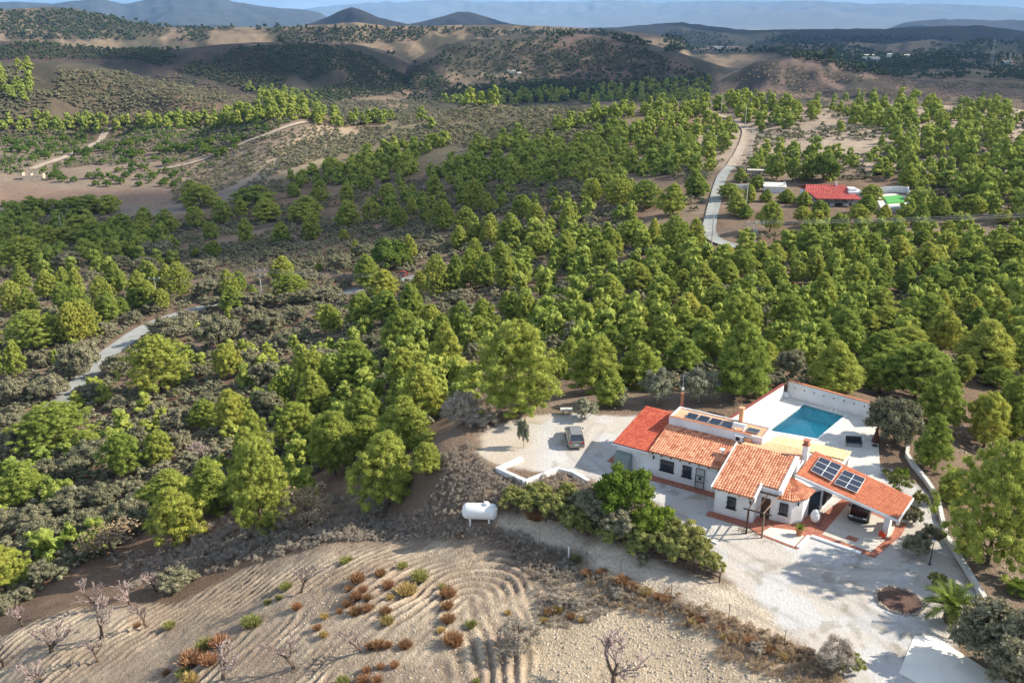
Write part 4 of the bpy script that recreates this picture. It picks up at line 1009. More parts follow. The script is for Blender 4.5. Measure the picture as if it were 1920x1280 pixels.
# right hand block
wallp([(17.0, .75), (19.6, 1.7), (20.0, 4.9), (17.3, 6.0)], [2.50, 2.52, 3.12, 3.36])
fb = MB().hexa([(16.95, 2.15, 2.55), (17.05, 2.3, 2.55), (26.3, .0, 2.02), (26.3, -.1, 2.02), (16.95, 2.15, 2.86), (17.05, 2.3, 2.86), (26.3, .0, 2.26), (26.3, -.1, 2.26)])
fb.hexa([(26.3, -.1, 2.05), (26.38, -.1, 2.05), (26.95, 3.3, 2.7), (26.85, 3.3, 2.7), (26.3, -.1, 2.3), (26.38, -.1, 2.3), (26.95, 3.3, 2.94), (26.85, 3.3, 2.94)])
fb.build('fascia', M['white'], villa)
CPR = [(17.05, 2.3, 2.86), (26.3, 0.0, 2.27), (26.85, 3.3, 2.92), (17.6, 6.5, 3.6)]
roof('carport_roof', CPR, .2, .3, .03, M['tileor'], villa, 'long orange carport roof carrying the solar panels', seed=12, step=.02)
cl = MB().box(25.15, 25.6, .55, 1.35, 0, 2.22).box(25.9, 26.2, 2.9, 3.2, 0, 2.7).box(25.35, 25.6, 1.35, 3.2, 0, .9); cl.build('carport_pillar', M['white'], villa)
# veranda with pale yellow tiles towards the pool
roof('veranda_roof', [(20.3, 9.9, 2.72), (13.3, 9.7, 2.72), (13.0, 6.35, 3.40), (20.3, 6.4, 3.40)], .27, .4, .06, M['tileyel'], villa, 'pale yellow tiled veranda roof facing the pool', seed=13)
vw = MB().box(20.0, 20.25, 6.4, 7.0, 0, 3.0).box(20.0, 20.25, 9.3, 9.6, 0, 2.6).box(16.8, 17.05, 9.35, 9.6, 0, 2.6).box(13.6, 13.85, 9.35, 9.6, 0, 2.6).box(20.02, 20.2, 7.0, 9.3, 0, 1.0).box(20.02, 20.2, 7.0, 9.3, 2.35, 2.72); vw.build('veranda_wall', M['white'], villa)
# eave beam ends
bb = MB()
for s in np.arange(3.8, 11.3, .95): bb.box(s, s+.12, -.24, -.0, 2.42, 2.54)
for s in np.arange(11.7, 15, .95): bb.box(s, s+.12, -3.66, -3.45, 2.4, 2.52)
bb.build('beam_end', M['wood'], villa)
def window(s0, s1, v, z0, z1, grille=True, label=None):
    w_ = MB().box(s0, s1, v-.03, v+.02, z0, z1).build('window', M['glass'], villa)
    f = MB().box(s0-.07, s0, v-.07, v+.0, z0, z1).box(s1, s1+.07, v-.07, v, z0, z1).box(s0-.07, s1+.07, v-.07, v, z1, z1+.07).box((s0+s1)/2-.025, (s0+s1)/2+.025, v-.055, v-.0, z0, z1)
    f.build('window_frame', M['white2'] if not grille else M['darkgrey'], w_)
    MB().box(s0-.15, s1+.15, v-.16, v+.0, z0-.10, z0-.01).build('window_sill', M['darkgrey'] if grille else M['white2'], w_)
    if grille:
        g = MB()
        for x in np.linspace(s0-.02, s1+.02, max(4, int((s1-s0)/.13))): g.box(x-.009, x+.009, v-.155, v-.135, z0-.05, z1+.05)
        for z in (z0+.02, (z0+z1)/2, z1-.02): g.box(s0-.2, s1+.2, v-.134, v-.118, z-.012, z+.012)
        g.build('window_grille', M['darkgrey'], w_)
    return w_
window(4.75, 6.0, -.02, .95, 1.98); window(7.05, 7.8, -.02, .90, 1.98); window(12.65, 13.3, -3.45, .95, 2.0); window(16.95, 17.55, -2.04, .95, 1.95)
dr = MB().box(8.4, 9.15, -.07, -.03, .04, 2.1).build('door', M['white2'], villa); dr['label'] = 'white door behind a dark iron grille gate'
g = MB()
for x in (8.36, 9.19): g.box(x-.03, x+.03, -.17, -.11, .02, 2.16)
for z in (.05, .75, 1.4, 2.14): g.box(8.33, 9.22, -.165, -.115, z-.025, z+.025)
for x in np.linspace(8.5, 9.05, 6): g.box(x-.009, x+.009, -.15, -.13, .05, 2.14)
g.box(8.66, 8.9, -.156, -.124, 1.0, 1.25); g.build('door_grille', M['darkgrey'], dr)
d2 = MB().box(9.4, 10.25, -.055, -.02, .04, 2.1).build('door', M['white2'], villa); d2['label'] = 'plain white door right of the grille gate'
MB().box(9.48, 9.54, -.10, -.055, 1.0, 1.06).box(10.0, 10.05, -.1, -.055, 1.4, 1.45).build('handle', M['darkgrey'], d2)
d3 = MB().box(15.25, 16.05, -2.07, -2.0, .05, 2.05).build('door', M['wood'], villa); d3['label'] = 'dark brown front door in the porch corner'
MB().box(15.9, 15.96, -2.12, -2.07, 1.0, 1.06).build('handle', M['steel'], d3)
d4 = MB().hexa([(18.85, .62, .05), (19.55, 1.55, .05), (19.5, 1.62, .05), (18.8, .70, .05), (18.85, .62, 2.2), (19.55, 1.55, 2.2), (19.5, 1.62, 2.2), (18.8, .7, 2.2)]).build('door', M['glass'], villa); d4['label'] = 'dark glazed terrace door beside the bay'
for v0 in (2.0, 3.3):
    xs = 19.66+(v0-1.7)*.125
    w_ = MB().hexa([(xs, v0, .5), (xs+.05, v0, .5), (xs+.18, v0+1, .5), (xs+.13, v0+1, .5), (xs, v0, 2.1), (xs+.05, v0, 2.1), (xs+.18, v0+1, 2.1), (xs+.13, v0+1, 2.1)]).build('window', M['glass'], villa)
    g = MB()
    for k in range(7): g.box(xs+.08+k*.02, xs+.10+k*.02, v0+k*.16, v0+.02+k*.16, .45, 2.15)
    g.build('window_grille', M['darkgrey'], w_)
# chimneys
ch = MB().box(17.0, 17.5, 3.7, 4.2, 3.7, 5.2).build('chimney', M['white'], villa); MB().box(16.93, 17.57, 3.63, 4.27, 5.2, 5.28).box(17.05, 17.45, 3.75, 4.15, 5.28, 5.62).box(16.97, 17.53, 3.67, 4.23, 5.62, 5.72).build('chimney_cap', M['brick'], ch)
c0 = LP(1389, 790, 4.44); ch = MB().box(c0[0]-.2, c0[0]+.2, c0[1]-.2, c0[1]+.2, 4.46, 5.9).build('chimney', M['salmon'], villa); ch['label'] = 'salmon chimney at the back of the flat roof'
MB().box(c0[0]-.26, c0[0]+.26, c0[1]-.26, c0[1]+.26, 5.9, 5.98).build('chimney_cap', M['salmon'], ch)
v_ = MB().tube([(10.1, 1.9, 3.2), (10.1, 1.9, 3.62)], .12, 8).box(9.85, 10.35, 1.65, 2.15, 3.62, 3.74).build('roof_vent', M['white2'], villa)
# solar water heater on the flat roof, air conditioners
for k in range(4):
    s0 = 5.0+k*1.22; t_ = MB().hexa([(s0, 5.0, 4.5), (s0+1.12, 5.0, 4.5), (s0+1.12, 6.1, 4.66), (s0, 6.1, 4.66), (s0, 5.0, 4.56), (s0+1.12, 5.0, 4.56), (s0+1.12, 6.1, 4.72), (s0, 6.1, 4.72)]).build('solar_collector', M['steel'], villa)
    MB().hexa([(s0+.05, 5.05, 4.572), (s0+1.07, 5.05, 4.572), (s0+1.07, 6.05, 4.718), (s0+.05, 6.05, 4.718), (s0+.05, 5.05, 4.578), (s0+1.07, 5.05, 4.578), (s0+1.07, 6.05, 4.726), (s0+.05, 6.05, 4.726)]).build('pane', M['glass'], t_)
t_ = MB().box(11.2, 12.4, 5.2, 6.1, 4.55, 4.63).build('solar_collector', M['steel'], villa); MB().box(11.25, 12.35, 5.25, 6.05, 4.633, 4.64).build('pane', M['glass'], t_)
MB().tube([(9.9, 5.3, 4.95), (11.1, 5.3, 4.95)], .26, 14).box(10.0, 10.1, 5.1, 5.5, 4.46, 4.75).box(10.9, 11.0, 5.1, 5.5, 4.46, 4.75).build('water_tank', M['white2'], villa, smooth=False)
def ac(s, v, z, w_=.85):
    a = MB().box(s, s+w_, v-.34, v-.04, z, z+.6).build('air_conditioner', M['white2'], villa, bevel=.02)
    MB().lathe([(.22, 0), (.22, .01), (.05, .02)], (0, 0, 0), 18).build('fan_grille', M['darkgrey'], a)
    f = a.children[0]; f.rotation_euler = (R(90), 0, 0); f.location = (s+w_*.38, v-.343, z+.3)
ac(10.5, 4.3, 3.85); ac(2.75, 0, .15)
mc = MB().box(10.1+1.3, 12.1, 4.0, 4.28, 3.8, 4.35).build('pipe_box', M['salmon'], villa)
mt = MB().hexa([(.02, -.75, .05), (1.7, -.75, .05), (1.7, -.03, .05), (.02, -.03, .05), (.02, -.75, 1.55), (1.7, -.75, 1.55), (1.7, -.03, 1.8), (.02, -.03, 1.8)]).build('metal_cabinet', M['meter'], villa, bevel=.02)
MB().box(.1, .84, -.775, -.752, .12, 1.48).box(.87, 1.62, -.775, -.752, .12, 1.48).build('cabinet_door', M['meter'], mt)
MB().box(2.1, 2.4, -.06, -.02, 1.1, 1.5).build('meter_box', M['white2'], villa)
for s, v in ((3.9, -.03), (14.6, -3.46), (18.3, -1.5)): MB().box(s, s+.12, v-.16, v, 1.9, 2.2).build('wall_lamp', M['darkgrey'], villa)
# solar panels on the carport roof
CW3 = [np.array(LW(*p[:3])) for p in CPR]; CN = np.cross(CW3[1]-CW3[0], CW3[3]-CW3[0]); CN /= np.linalg.norm(CN)
def on_plane(px, py, lift):
    p0 = CW3[0]+CN*lift; d = ray(px, py); c = np.array([0, 0, HC]); t = ((p0-c)@CN)/(d@CN); return c+d*t
def z2p(x, y): return 1300+x/4.364, 820+y/4.364
for arr in ([(960, 265), (1135, 355), (1220, 230), (1040, 155)], [(1150, 372), (1340, 450), (1410, 335), (1235, 262)]):
    q = [on_plane(*z2p(*a), .22) for a in arr]; nn = Vector(CN)
    def bl(u, v): return Vector((q[0]*(1-u)+q[1]*u)*(1-v)+(q[3]*(1-u)+q[2]*u)*v)
    sp = MB(); P = [bl(*a) for a in ((0, 0), (1, 0), (1, 1), (0, 1))]; sp.hexa([p-nn*.05 for p in P]+P)
    for a in (.15, .5, .85): sp.tube([bl(a, .05)-nn*.05, bl(a, .05)-nn*.22], .03, 5).tube([bl(a, .95)-nn*.05, bl(a, .95)-nn*.22], .03, 5)
    rt = sp.build('solar_panel', M['white2'], villa)
    cells = MB()
    for i in range(2):
        for j in range(3):
            u0, u1, v0, v1 = i/2+.018, (i+1)/2-.018, j/3+.018, (j+1)/3-.018
            P = [bl(*a)+nn*.004 for a in ((u0, v0), (u1, v0), (u1, v1), (u0, v1))]; cells.hexa(P+[p+nn*.01 for p in P])
    ce = cells.build('solar_cells', mat('solar_cells', (.035, .042, .065), .15, .1, 6, spec=.6), rt)
    inv = Matrix.Translation((10.5, 79, 0)) @ Matrix.Rotation(HA, 4, 'Z')
    for o in (rt, ce): o.data.transform(inv.inverted())
# ---------------------------------------------------------------- paving, terrace, pool
def paving(name, P, z0, z1, m_, label, kind='structure'):
    P = [LW(*p)[:2] for p in P]; ar = sum(P[i][0]*P[(i+1) % len(P)][1]-P[(i+1) % len(P)][0]*P[i][1] for i in range(len(P)))
    if ar < 0: P = P[::-1]
    o = MB().prism(P, z0, z1).build(name, m_); return tag(o, label, kind=kind)
paving('pavement', [(3.4, -.95), (11.35, -.95), (11.35, -.03), (3.4, -.03)], -.1, .045, M['terra'], 'terracotta strip along the middle wing')
paving('pavement', [(11.0, -4.4), (15.1, -4.4), (16.0, -4.95), (19.5, -5.5), (20.1, -2.6), (19.9, 1.6), (18.9, .6), (18.6, -1.0), (17.9, -1.8), (15.02, -1.97), (15.02, -3.4), (11.0, -3.47)], -.1, .052, M['terra'], 'terracotta apron round the porch')
paving('pavement', [(16.1, -4.75), (19.2, -5.25), (19.5, -3.2), (18.6, -2.7), (16.6, -3.3)], .0, .075, M['concrete'], 'white slab in the terracotta apron')
paving('pavement', [(-1.2, .3), (-.05, .3), (-.05, 2.2), (-1.2, 2.2)], -.1, .05, M['terra'], 'small terracotta pad by the metal cabinet')
paving('pavement', [(20.12, -2.75), (25.3, -3.35), (26.6, 1.5), (26.7, 3.6), (20.9, 5.4), (19.98, 1.5)], -.1, .060, M['terra'], 'terracotta border of the carport floor')
paving('pavement', [(20.75, -2.1), (24.9, -2.65), (25.9, 1.2), (25.9, 3.0), (21.5, 4.6)], .0, .078, M['slab'], 'beige carport floor')
paving('pavement', [(22.6, -1.7), (23.5, -1.8), (23.6, -1.1), (22.7, -1.0)], .05, .088, M['terra'], 'small pink square let into the carport floor')
paving('step', [(20.0, -3.05), (24.2, -3.5), (24.25, -3.15), (20.05, -2.7)], -.05, .16, M['white'], 'long white step in front of the carport floor')
paving('step', [(19.35, -5.3), (19.65, -5.25), (20.0, -3.0), (19.7, -2.95)], -.05, .16, M['white'], 'short white step beside the potted plant')
# terrace slab with the pool cut out
pa, pb, pc, pdd = [np.array(p) for p in ((12.1, 25.1), (16.8, 24.3), (15.6, 16.7), (10.7, 16.0))]
outp = [np.array(p) for p in ((8.4, 27.6), (19.9, 26.3), (22.4, 14.5), (5.6, 9.5))]
tr_ = MB()
for i in range(4):
    a_, b_ = outp[i], outp[(i+1) % 4]; c_, d_ = (pa, pb, pc, pdd)[(i+1) % 4], (pa, pb, pc, pdd)[i]
    tr_.prism([LW(*p)[:2] for p in (a_, d_, c_, b_)], -.2, .06)
tr_.prism([LW(*p)[:2] for p in ((5.6, 9.49), (22.4, 14.49), (24.6, 4.6), (20.4, 5.3), (13.2, 6.2), (5.2, 7.0))], -.2, .06)
tag(tr_.build('pool_terrace', M['concrete']), 'white terrace round the swimming pool', kind='structure')
pool = thing('swimming_pool', 'turquoise rectangular swimming pool in the white terrace', 'swimming pool', LW(13.5, 20.5, 0), 0)
pc0 = np.array(LW(13.5, 20.5, 0))
W4 = [np.array(LW(*p, 0))-pc0 for p in (pdd, pc, pb, pa)]     # near left, near right, far right, far left
dz = [-.8, -.8, -1.7, -1.7]
ba = MB(); V_ = [(p[0], p[1], .03) for p in W4]+[(p[0], p[1], z) for p, z in zip(W4, dz)]
ba.add(V_, [(0, 4, 5, 1), (1, 5, 6, 2), (2, 6, 7, 3), (3, 7, 4, 0), (4, 7, 6, 5)])
M['poolt'] = mat('pool_tiles', (.22, .80, .86), .4, .12, 3); ba.build('basin', M['poolt'], pool)
cpg = MB()
for i in range(4):
    a_, b_ = W4[i], W4[(i+1) % 4]; e = (b_-a_)/np.linalg.norm(b_-a_); nn = np.array([e[1], -e[0], 0])
    cpg.prism([tuple((a_+nn*.28-e*.28)[:2]), tuple((b_+nn*.28+e*.28)[:2]), tuple(b_[:2]), tuple(a_[:2])], .02, .10)
cpg.build('coping', M['white'], pool)
wm = bpy.data.materials.new('pool_water'); wm.use_nodes = True; t = wm.node_tree; t.nodes.clear()
ou = t.nodes.new('ShaderNodeOutputMaterial'); tp = t.nodes.new('ShaderNodeBsdfTransparent'); tp.inputs[0].default_value = (.72, .97, .99, 1)
gl = t.nodes.new('ShaderNodeBsdfGlossy'); gl.inputs['Roughness'].default_value = .03; fre = t.nodes.new('ShaderNodeFresnel'); fre.inputs[0].default_value = 1.33
bpn = t.nodes.new('ShaderNodeBump'); bpn.inputs['Strength'].default_value = .25; wn = t.nodes.new('ShaderNodeTexNoise'); wn.inputs['Scale'].default_value = 1.6; wn.inputs['Detail'].default_value = 4
tcw = t.nodes.new('ShaderNodeTexCoord'); t.links.new(tcw.outputs['Object'], wn.inputs['Vector']); t.links.new(wn.outputs[0], bpn.inputs['Height'])
t.links.new(bpn.outputs[0], gl.inputs['Normal']); t.links.new(bpn.outputs[0], fre.inputs['Normal'])
mw = t.nodes.new('ShaderNodeMixShader'); t.links.new(fre.outputs[0], mw.inputs[0]); t.links.new(tp.outputs[0], mw.inputs[1]); t.links.new(gl.outputs[0], mw.inputs[2]); t.links.new(mw.outputs[0], ou.inputs[0])
MB().add([(p[0], p[1], -.12) for p in W4], [(0, 1, 2, 3)]).build('water', wm, pool)
ldr = MB()
for k in (0, .5): ldr.tube([(W4[2][0]-1.0-k*.8, W4[2][1]+.9*0+k*.8, -.6), (W4[2][0]-1.0-k*.8, W4[2][1]+k*.8, .55), (W4[2][0]-.8-k*.8, W4[2][1]+.35+k*.8, .8), (W4[2][0]-.6-k*.8, W4[2][1]+.6+k*.8, .1)], .025, 6)
ldr.build('ladder', M['steel'], pool)
# walls round the terrace
def gwall(name, P, h, th, label, cap=None, capm='coping', m='white', cat='wall', capw=.06, world=False, z0=-.3):
    """P list of local (s,v) or world (x,y,z)"""
    W_ = [np.array(p if world else LW(*p, 0), float) for p in P]; base = W_[0].copy()
    t_ = thing(name, label, cat, tuple(base))
    hh = h if hasattr(h, '__len__') else [h]*len(W_)
    def run(th_, lo, hi):
        V_, n = [], len(W_)
        for i in range(n):
            d = W_[min(i+1, n-1)]-W_[max(i-1, 0)]; d[2] = 0; d /= np.linalg.norm(d); nn = np.array([-d[1], d[0], 0])
            for sgn, z in ((-1, lo[i]), (1, lo[i]), (1, hi[i]), (-1, hi[i])): q_ = W_[i]-base+nn*sgn*th_/2; V_.append((q_[0], q_[1], W_[i][2]-base[2]+z))
        F_ = [(4*i+j, 4*i+(j+1) % 4, 4*(i+1)+(j+1) % 4, 4*(i+1)+j) for i in range(n-1) for j in range(4)]+[(3, 2, 1, 0), (4*n-4, 4*n-3, 4*n-2, 4*n-1)]
        return MB().add(V_, F_)
    run(th, [z0]*len(W_), hh).build('wall', M[m], t_)
    if cap: run(th+capw*2, [a+.002 for a in hh], [a+cap for a in hh]).build('coping', M[capm], t_)
    return t_
w1 = gwall('terrace_wall', [(6.3, 11.2), (7.9, 18.5), (9.4, 25.3)], [1.3, 1.6, 1.9], .22, 'white wall with brown coping left of the pool', .10)
w2 = gwall('terrace_wall', [(9.7, 26.6), (14.5, 26.0), (19.6, 25.3), (20.6, 23.5)], [2.0, 1.9, 1.8, 1.75], .22, 'white wall with reddish brown tile coping behind the pool', .08, 'pot', capw=.08)
lm = MB()
for k in range(8):
    p = np.array(LW(10.5+k*1.15, 26.42-k*.16, 0)); lm.box(p[0]-.05, p[0]+.05, p[1]-.12, p[1]-.02, 1.25, 1.38)
o = lm.build('wall_light', M['darkgrey']); o.parent = w2; o.matrix_parent_inverse = Matrix.Translation(w2.location).inverted()
GWP = gz(np.array([1702, 1700, 1712, 1735, 1757, 1765, 1775, 1800, 1826, 1852]), np.array([838, 856, 875, 903, 935, 975, 1012, 1052, 1095, 1138]), 0)
gwall('garden_wall', [tuple(p) for p in GWP], .45, .35, 'low pale garden wall curving along the right edge of the gravel', None, m='concrete', world=True)
lw_ = gz(np.array([978, 966, 933, 985, 1046, 1075, 1104]), np.array([862, 868, 884, 908, 884, 890, 906]), 0)
gwall('retaining_wall', [tuple(p) for p in lw_[:3]]+[tuple(lw_[3])], [.35, .35, .5, .5], .45, 'white L shaped retaining wall at the edge of the turning place', None, world=True, z0=-2.2)
gwall('retaining_wall', [tuple(p) for p in lw_[3:]], [.45, .45, .4, .35], .4, 'white stepped retaining wall curving towards the bright green shrub', None, world=True, z0=-2.2)
fp = gz(np.array([1235, 1290, 1345]), np.array([960, 992, 1020]), 0)
gwall('kerb', [tuple(p) for p in fp], .12, .15, 'thin white kerb at the top of the shrub bed', None, world=True, cat='kerb')
sl_ = gz(np.array([1714, 1752, 1860, 1990, 1990, 1685]), np.array([1192, 1192, 1262, 1330, 1420, 1262]), 0)
sl_ = sl_[[0, 5, 4, 3, 2, 1]]
tag(MB().prism([tuple(p[:2]) for p in sl_], -.2, .05).build('driveway', mat('white_driveway', (.78, .75, .66), .9, .06, 1, .1)), 'white concrete driveway slab in the bottom right corner', kind='structure')

# ---------------------------------------------------------------- things about the yard
def G(px, py, z=0.0): return Vector(gz(px, py, z))
def pergola():
    p1, p2 = G(1399, 1000), G(1428, 1008); b1, b2 = Vector(LW(15.05, -2.2)), Vector(LW(16.7, -2.2))
    t_ = thing('pergola', 'dark timber pergola on two log posts in front of the porch', 'pergola', p1)
    L = lambda p, z: (p.x-p1.x, p.y-p1.y, z)
    for p in (p1, p2): MB().tube([L(p, -.05), L(p, 2.35)], .09, 8).build('post', M['wood'] if p is p1 else M['wood2'], t_)
    d = (p2-p1).normalized(); MB().tube([L(p1-d*.45, 2.4), L(p2+d*.6, 2.42)], .075, 7).build('beam', M['wood'], t_)
    MB().tube([L(b1-d*.1, 2.62), L(b2+d*.3, 2.62)], .075, 7).build('beam', M['wood'], t_)
    for k in (0, .5, 1): MB().tube([L(p1.lerp(p2, k)-(b1.lerp(b2, k)-p1.lerp(p2, k))*.08, 2.50), L(b1.lerp(b2, k), 2.72)], .06, 6).build('rafter', M['wood'] if k < 1 else M['wood2'], t_)
    g = random.Random(4); pl = MB()
    for _ in range(26):
        a = g.uniform(0, 6.28); q = p1+Vector((math.cos(a), math.sin(a), 0))*g.uniform(.1, .9); pl.tube([L(q, .06), (q.x-p1.x+g.uniform(-.5, .9), q.y-p1.y+g.uniform(-.3, .3), g.uniform(.08, .4))], .02, 4)
    v = pl.build('dry_vine', M['wood']); v.location = p1; tag(v, 'heap of dry vine stems at the foot of the pergola posts', 'vine')
pergola()
def gas_tank():
    P = at1(900, 974); t_ = thing('gas_tank', 'white horizontal gas tank on short legs in the grey scrub', 'gas tank', (P.x, P.y, P.z-.25), R(-4))
    t_.scale = (1.12, 1.12, 1.12); r, L = .68, 1.5; prof = [(.02, -L), (r*.55, -L+.05), (r*.88, -L+.2), (r, -L+.42), (r, L-.42), (r*.88, L-.2), (r*.55, L-.05), (.02, L)]
    o = MB().lathe(prof, (0, 0, 0), 28).build('tank', M['white2'], t_, smooth=True); o.rotation_euler = (0, R(90), 0); o.location = (0, 0, 1.05)
    MB().lathe([(.26, 0), (.26, .2), (.2, .3), (.05, .33)], (0, 0, 0), 18).build('hatch', M['white2'], t_, smooth=False).location = (.55, 0, 1.62)
    for x in (-.8, .8):
        for y in (-.35, .35): MB().box(x-.08, x+.08, y-.06, y+.06, -.3, .62).build('leg', M['white2'], t_)
gas_tank()
def car(name, label, loc, rz, paint, L=4.3, roofm=None):
    t_ = thing(name, label, 'car', loc, rz); k = L/4.3
    X = [-2.15, -2.08, -1.7, -1.0, 0, .8, 1.35, 1.85, 2.08, 2.15]; ZT = [.70, .93, 1.0, 1.0, .99, .98, .93, .84, .72, .58]
    HW = [.74, .84, .89, .9, .9, .9, .88, .83, .76, .66]; V_ = []
    for x, zt_, hw in zip(X, ZT, HW):
        for y, z in ((-.86*hw, .26), (-hw, .42), (-hw*1.0, zt_-.2), (-hw*.88, zt_), (hw*.88, zt_), (hw, zt_-.2), (hw, .42), (.86*hw, .26)): V_.append((x*k, y, z))
    n = len(X); F_ = [(8*i+j, 8*i+(j+1) % 8, 8*(i+1)+(j+1) % 8, 8*(i+1)+j) for i in range(n-1) for j in range(8)]+[tuple(range(7, -1, -1)), tuple(8*(n-1)+j for j in range(8))]
    o = MB().add(V_, F_).build('body', paint, t_, smooth=True, bevel=.05)
    gb = [(-2.02*k, -.78, .97), (1.02*k, -.78, .97), (1.02*k, .78, .97), (-2.02*k, .78, .97)]; gt = [(-1.55*k, -.61, 1.49), (.22*k, -.61, 1.49), (.22*k, .61, 1.49), (-1.55*k, .61, 1.49)]
    MB().hexa(gb+gt).build('window_glass', M['glass'], t_, bevel=.04)
    rf = [(-1.66*k, -.62, 1.47), (.26*k, -.62, 1.47), (.26*k, .62, 1.47), (-1.66*k, .62, 1.47)]; MB().hexa(rf+[(x*.97, y*.94, z+.07) for x, y, z in rf]).build('car_roof', roofm or paint, t_, bevel=.03)
    for i in range(4): MB().tube([(gb[i][0], gb[i][1]*1.01, .97), (gt[i][0], gt[i][1]*1.02, 1.5)], .05, 5).build('pillar', paint, t_)
    for sy in (-1, 1):
        MB().tube([(-.55*k, sy*.785, .97), (-.55*k, sy*.625, 1.5)], .035, 5).build('pillar', paint, t_)
        MB().box(.75*k, .95*k, sy*.95-.1, sy*.95+.1, .98, 1.14).build('mirror', paint, t_, bevel=.03)
        MB().box(-2.17*k, -2.05*k, sy*.66-.12, sy*.66+.12, .72, .90).build('tail_lamp', M['redglass'], t_, bevel=.02)
        MB().box(1.96*k, 2.12*k, sy*.58-.15, sy*.58+.15, .60, .72).build('headlight', M['clear'], t_, bevel=.02)
        for x in (-1.32, 1.32):
            wv = MB().tube([(x*k, sy*.90, .33), (x*k, sy*.70, .33)], .33, 18).build('wheel', M['rubber'], t_); MB().tube([(x*k, sy*.915, .33), (x*k, sy*.9, .33)], .2, 12).build('rim', M['chrome'], wv)
    MB().box(-2.185*k, -2.15*k, -.26, .26, .50, .62).build('number_plate', M['white2'], t_)
    MB().box(-2.2*k, -1.95*k, -.8, .8, .28, .46).build('bumper', paint if not roofm else M['rubber'], t_, bevel=.04); MB().box(1.95*k, 2.2*k, -.72, .72, .28, .46).build('bumper', M['rubber'], t_, bevel=.04)
    return t_
def paintm(n_, c, metal=.4): return mat(n_, c, .28, .03, 2, metal=metal, coat=.6, spec=.5)
pc_ = G(1078, 831); car('parked_car', 'silver hatchback parked on the white gravel, seen from behind', (pc_.x, pc_.y+.6, .02), R(92), paintm('silver_paint', (.26, .245, .21)))
pc_ = G(1617, 968); car('parked_car', 'black car under the carport, facing out', (pc_.x, pc_.y+.4, .08), HA-R(88), paintm('black_paint', (.012, .012, .014), .2), 4.2, paintm('red_roof_reflection', (.16, .02, .015), .2))  # dark red on the car roof is a painted reflection of the carport roof
P = at1(757, 518); car('parked_car', 'tiny red car on the valley road half hidden by pines', (P.x, P.y, P.z+.15), R(80), paintm('red_paint', (.22, .025, .02), .1))
# propane bottles, pot, swing chair, lamp post, loungers
for i, (px, py, lb) in enumerate([(1650, 1006, 'left one of the three orange gas bottles by the carport pillar'), (1656, 1010, 'front one of the three orange gas bottles by the carport pillar'), (1659, 1003, 'rear one of the three orange gas bottles by the carport pillar')]):
    p = G(px, py); t_ = thing('gas_bottle', lb, 'gas bottle', (p.x, p.y, .07)); MB().lathe([(.14, 0), (.155, .04), (.155, .45), (.10, .56), (.04, .6)], (0, 0, 0), 14).build('bottle', M['gasred'], t_, smooth=True); MB().lathe([(.07, .58), (.07, .68), (.03, .69)], (0, 0, 0), 10).build('valve', M['steel'], t_)
p = G(1498, 1004); t_ = thing('potted_plant', 'spiky green plant in a big terracotta pot on the white slab', 'potted plant', (p.x, p.y, .08)); MB().lathe([(.22, 0), (.32, .5), (.36, .52), (.36, .6), (.30, .6), (.28, .5)], (0, 0, 0), 18).build('pot', M['pot'], t_)
sp = MB(); g = random.Random(5)
for _ in range(46):
    a = g.uniform(0, 6.28); e = g.uniform(.3, 1.3); L = g.uniform(.5, .85); d = Vector((math.cos(a)*math.cos(e), math.sin(a)*math.cos(e), math.sin(e))); s_ = d.cross(Vector((0, 0, 1))).normalized()*.035
    q0 = Vector((0, 0, .55)); q1 = q0+d*L*.6; q2 = q0+d*L+Vector((0, 0, -.12)); sp.add([q0-s_, q0+s_, q1+s_, q1-s_, q2], [(0, 1, 2, 3), (3, 2, 4)])
sp.build('leaves', M['bright'], t_)
p = G(1527, 983); t_ = thing('hanging_chair', 'white egg shaped hanging chair on a dark stand beside the terrace door', 'chair', (p.x, p.y, .06), R(-30)); t_.scale = (.82, .82, .9)
MB().tube([(-.6, 0, 0), (.6, 0, 0)], .03).tube([(.5, -.5, 0), (.6, 0, 0), (.5, .5, 0)], .03).tube([(.6, 0, 0), (.75, 0, 1.0), (.5, 0, 1.9), (0, 0, 2.05)], .03).build('stand', M['darkgrey'], t_)
eg = [(.02, .3), (.35, .4), (.52, .75), (.5, 1.1), (.35, 1.45), (.05, 1.65)]; b = MB(); k_ = 14
V_ = [(r*math.cos(math.pi*(.15+1.7*j/(k_-1))+math.pi*0), r*math.sin(math.pi*(.15+1.7*j/(k_-1))), z) for r, z in eg for j in range(k_)]
b.add(V_, [(i*k_+j, i*k_+j+1, (i+1)*k_+j+1, (i+1)*k_+j) for i in range(5) for j in range(k_-1)]); eo = b.build('shell', M['fabricw'], t_); sm = eo.modifiers.new('s', 'SOLIDIFY'); sm.thickness = .04
MB().lathe([(.3, .42), (.42, .55), (.38, .66), (.1, .68)], (0, 0, 0), 14).build('cushion', M['fabricw'], t_, smooth=True)
p = G(1743, 1058); t_ = thing('garden_lamp', 'dark lamp post on the gravel near the garden wall', 'lamp post', p); MB().lathe([(.12, 0), (.1, .1), (.045, .2), (.035, 2.1), (.06, 2.15)], (0, 0, 0), 10).build('post', M['darkgrey'], t_)
MB().lathe([(.07, 2.15), (.14, 2.4), (.14, 2.45)], (0, 0, 0), 8).build('lantern', M['clear'], t_); MB().lathe([(.19, 2.45), (.1, 2.56), (.02, 2.66)], (0, 0, 0), 8).build('cap', M['darkgrey'], t_)
p = G(1600, 836); t_ = thing('garden_bench', 'dark cushioned bench on the shaded side of the pool terrace', 'bench', (p.x, p.y, .06), R(-8))
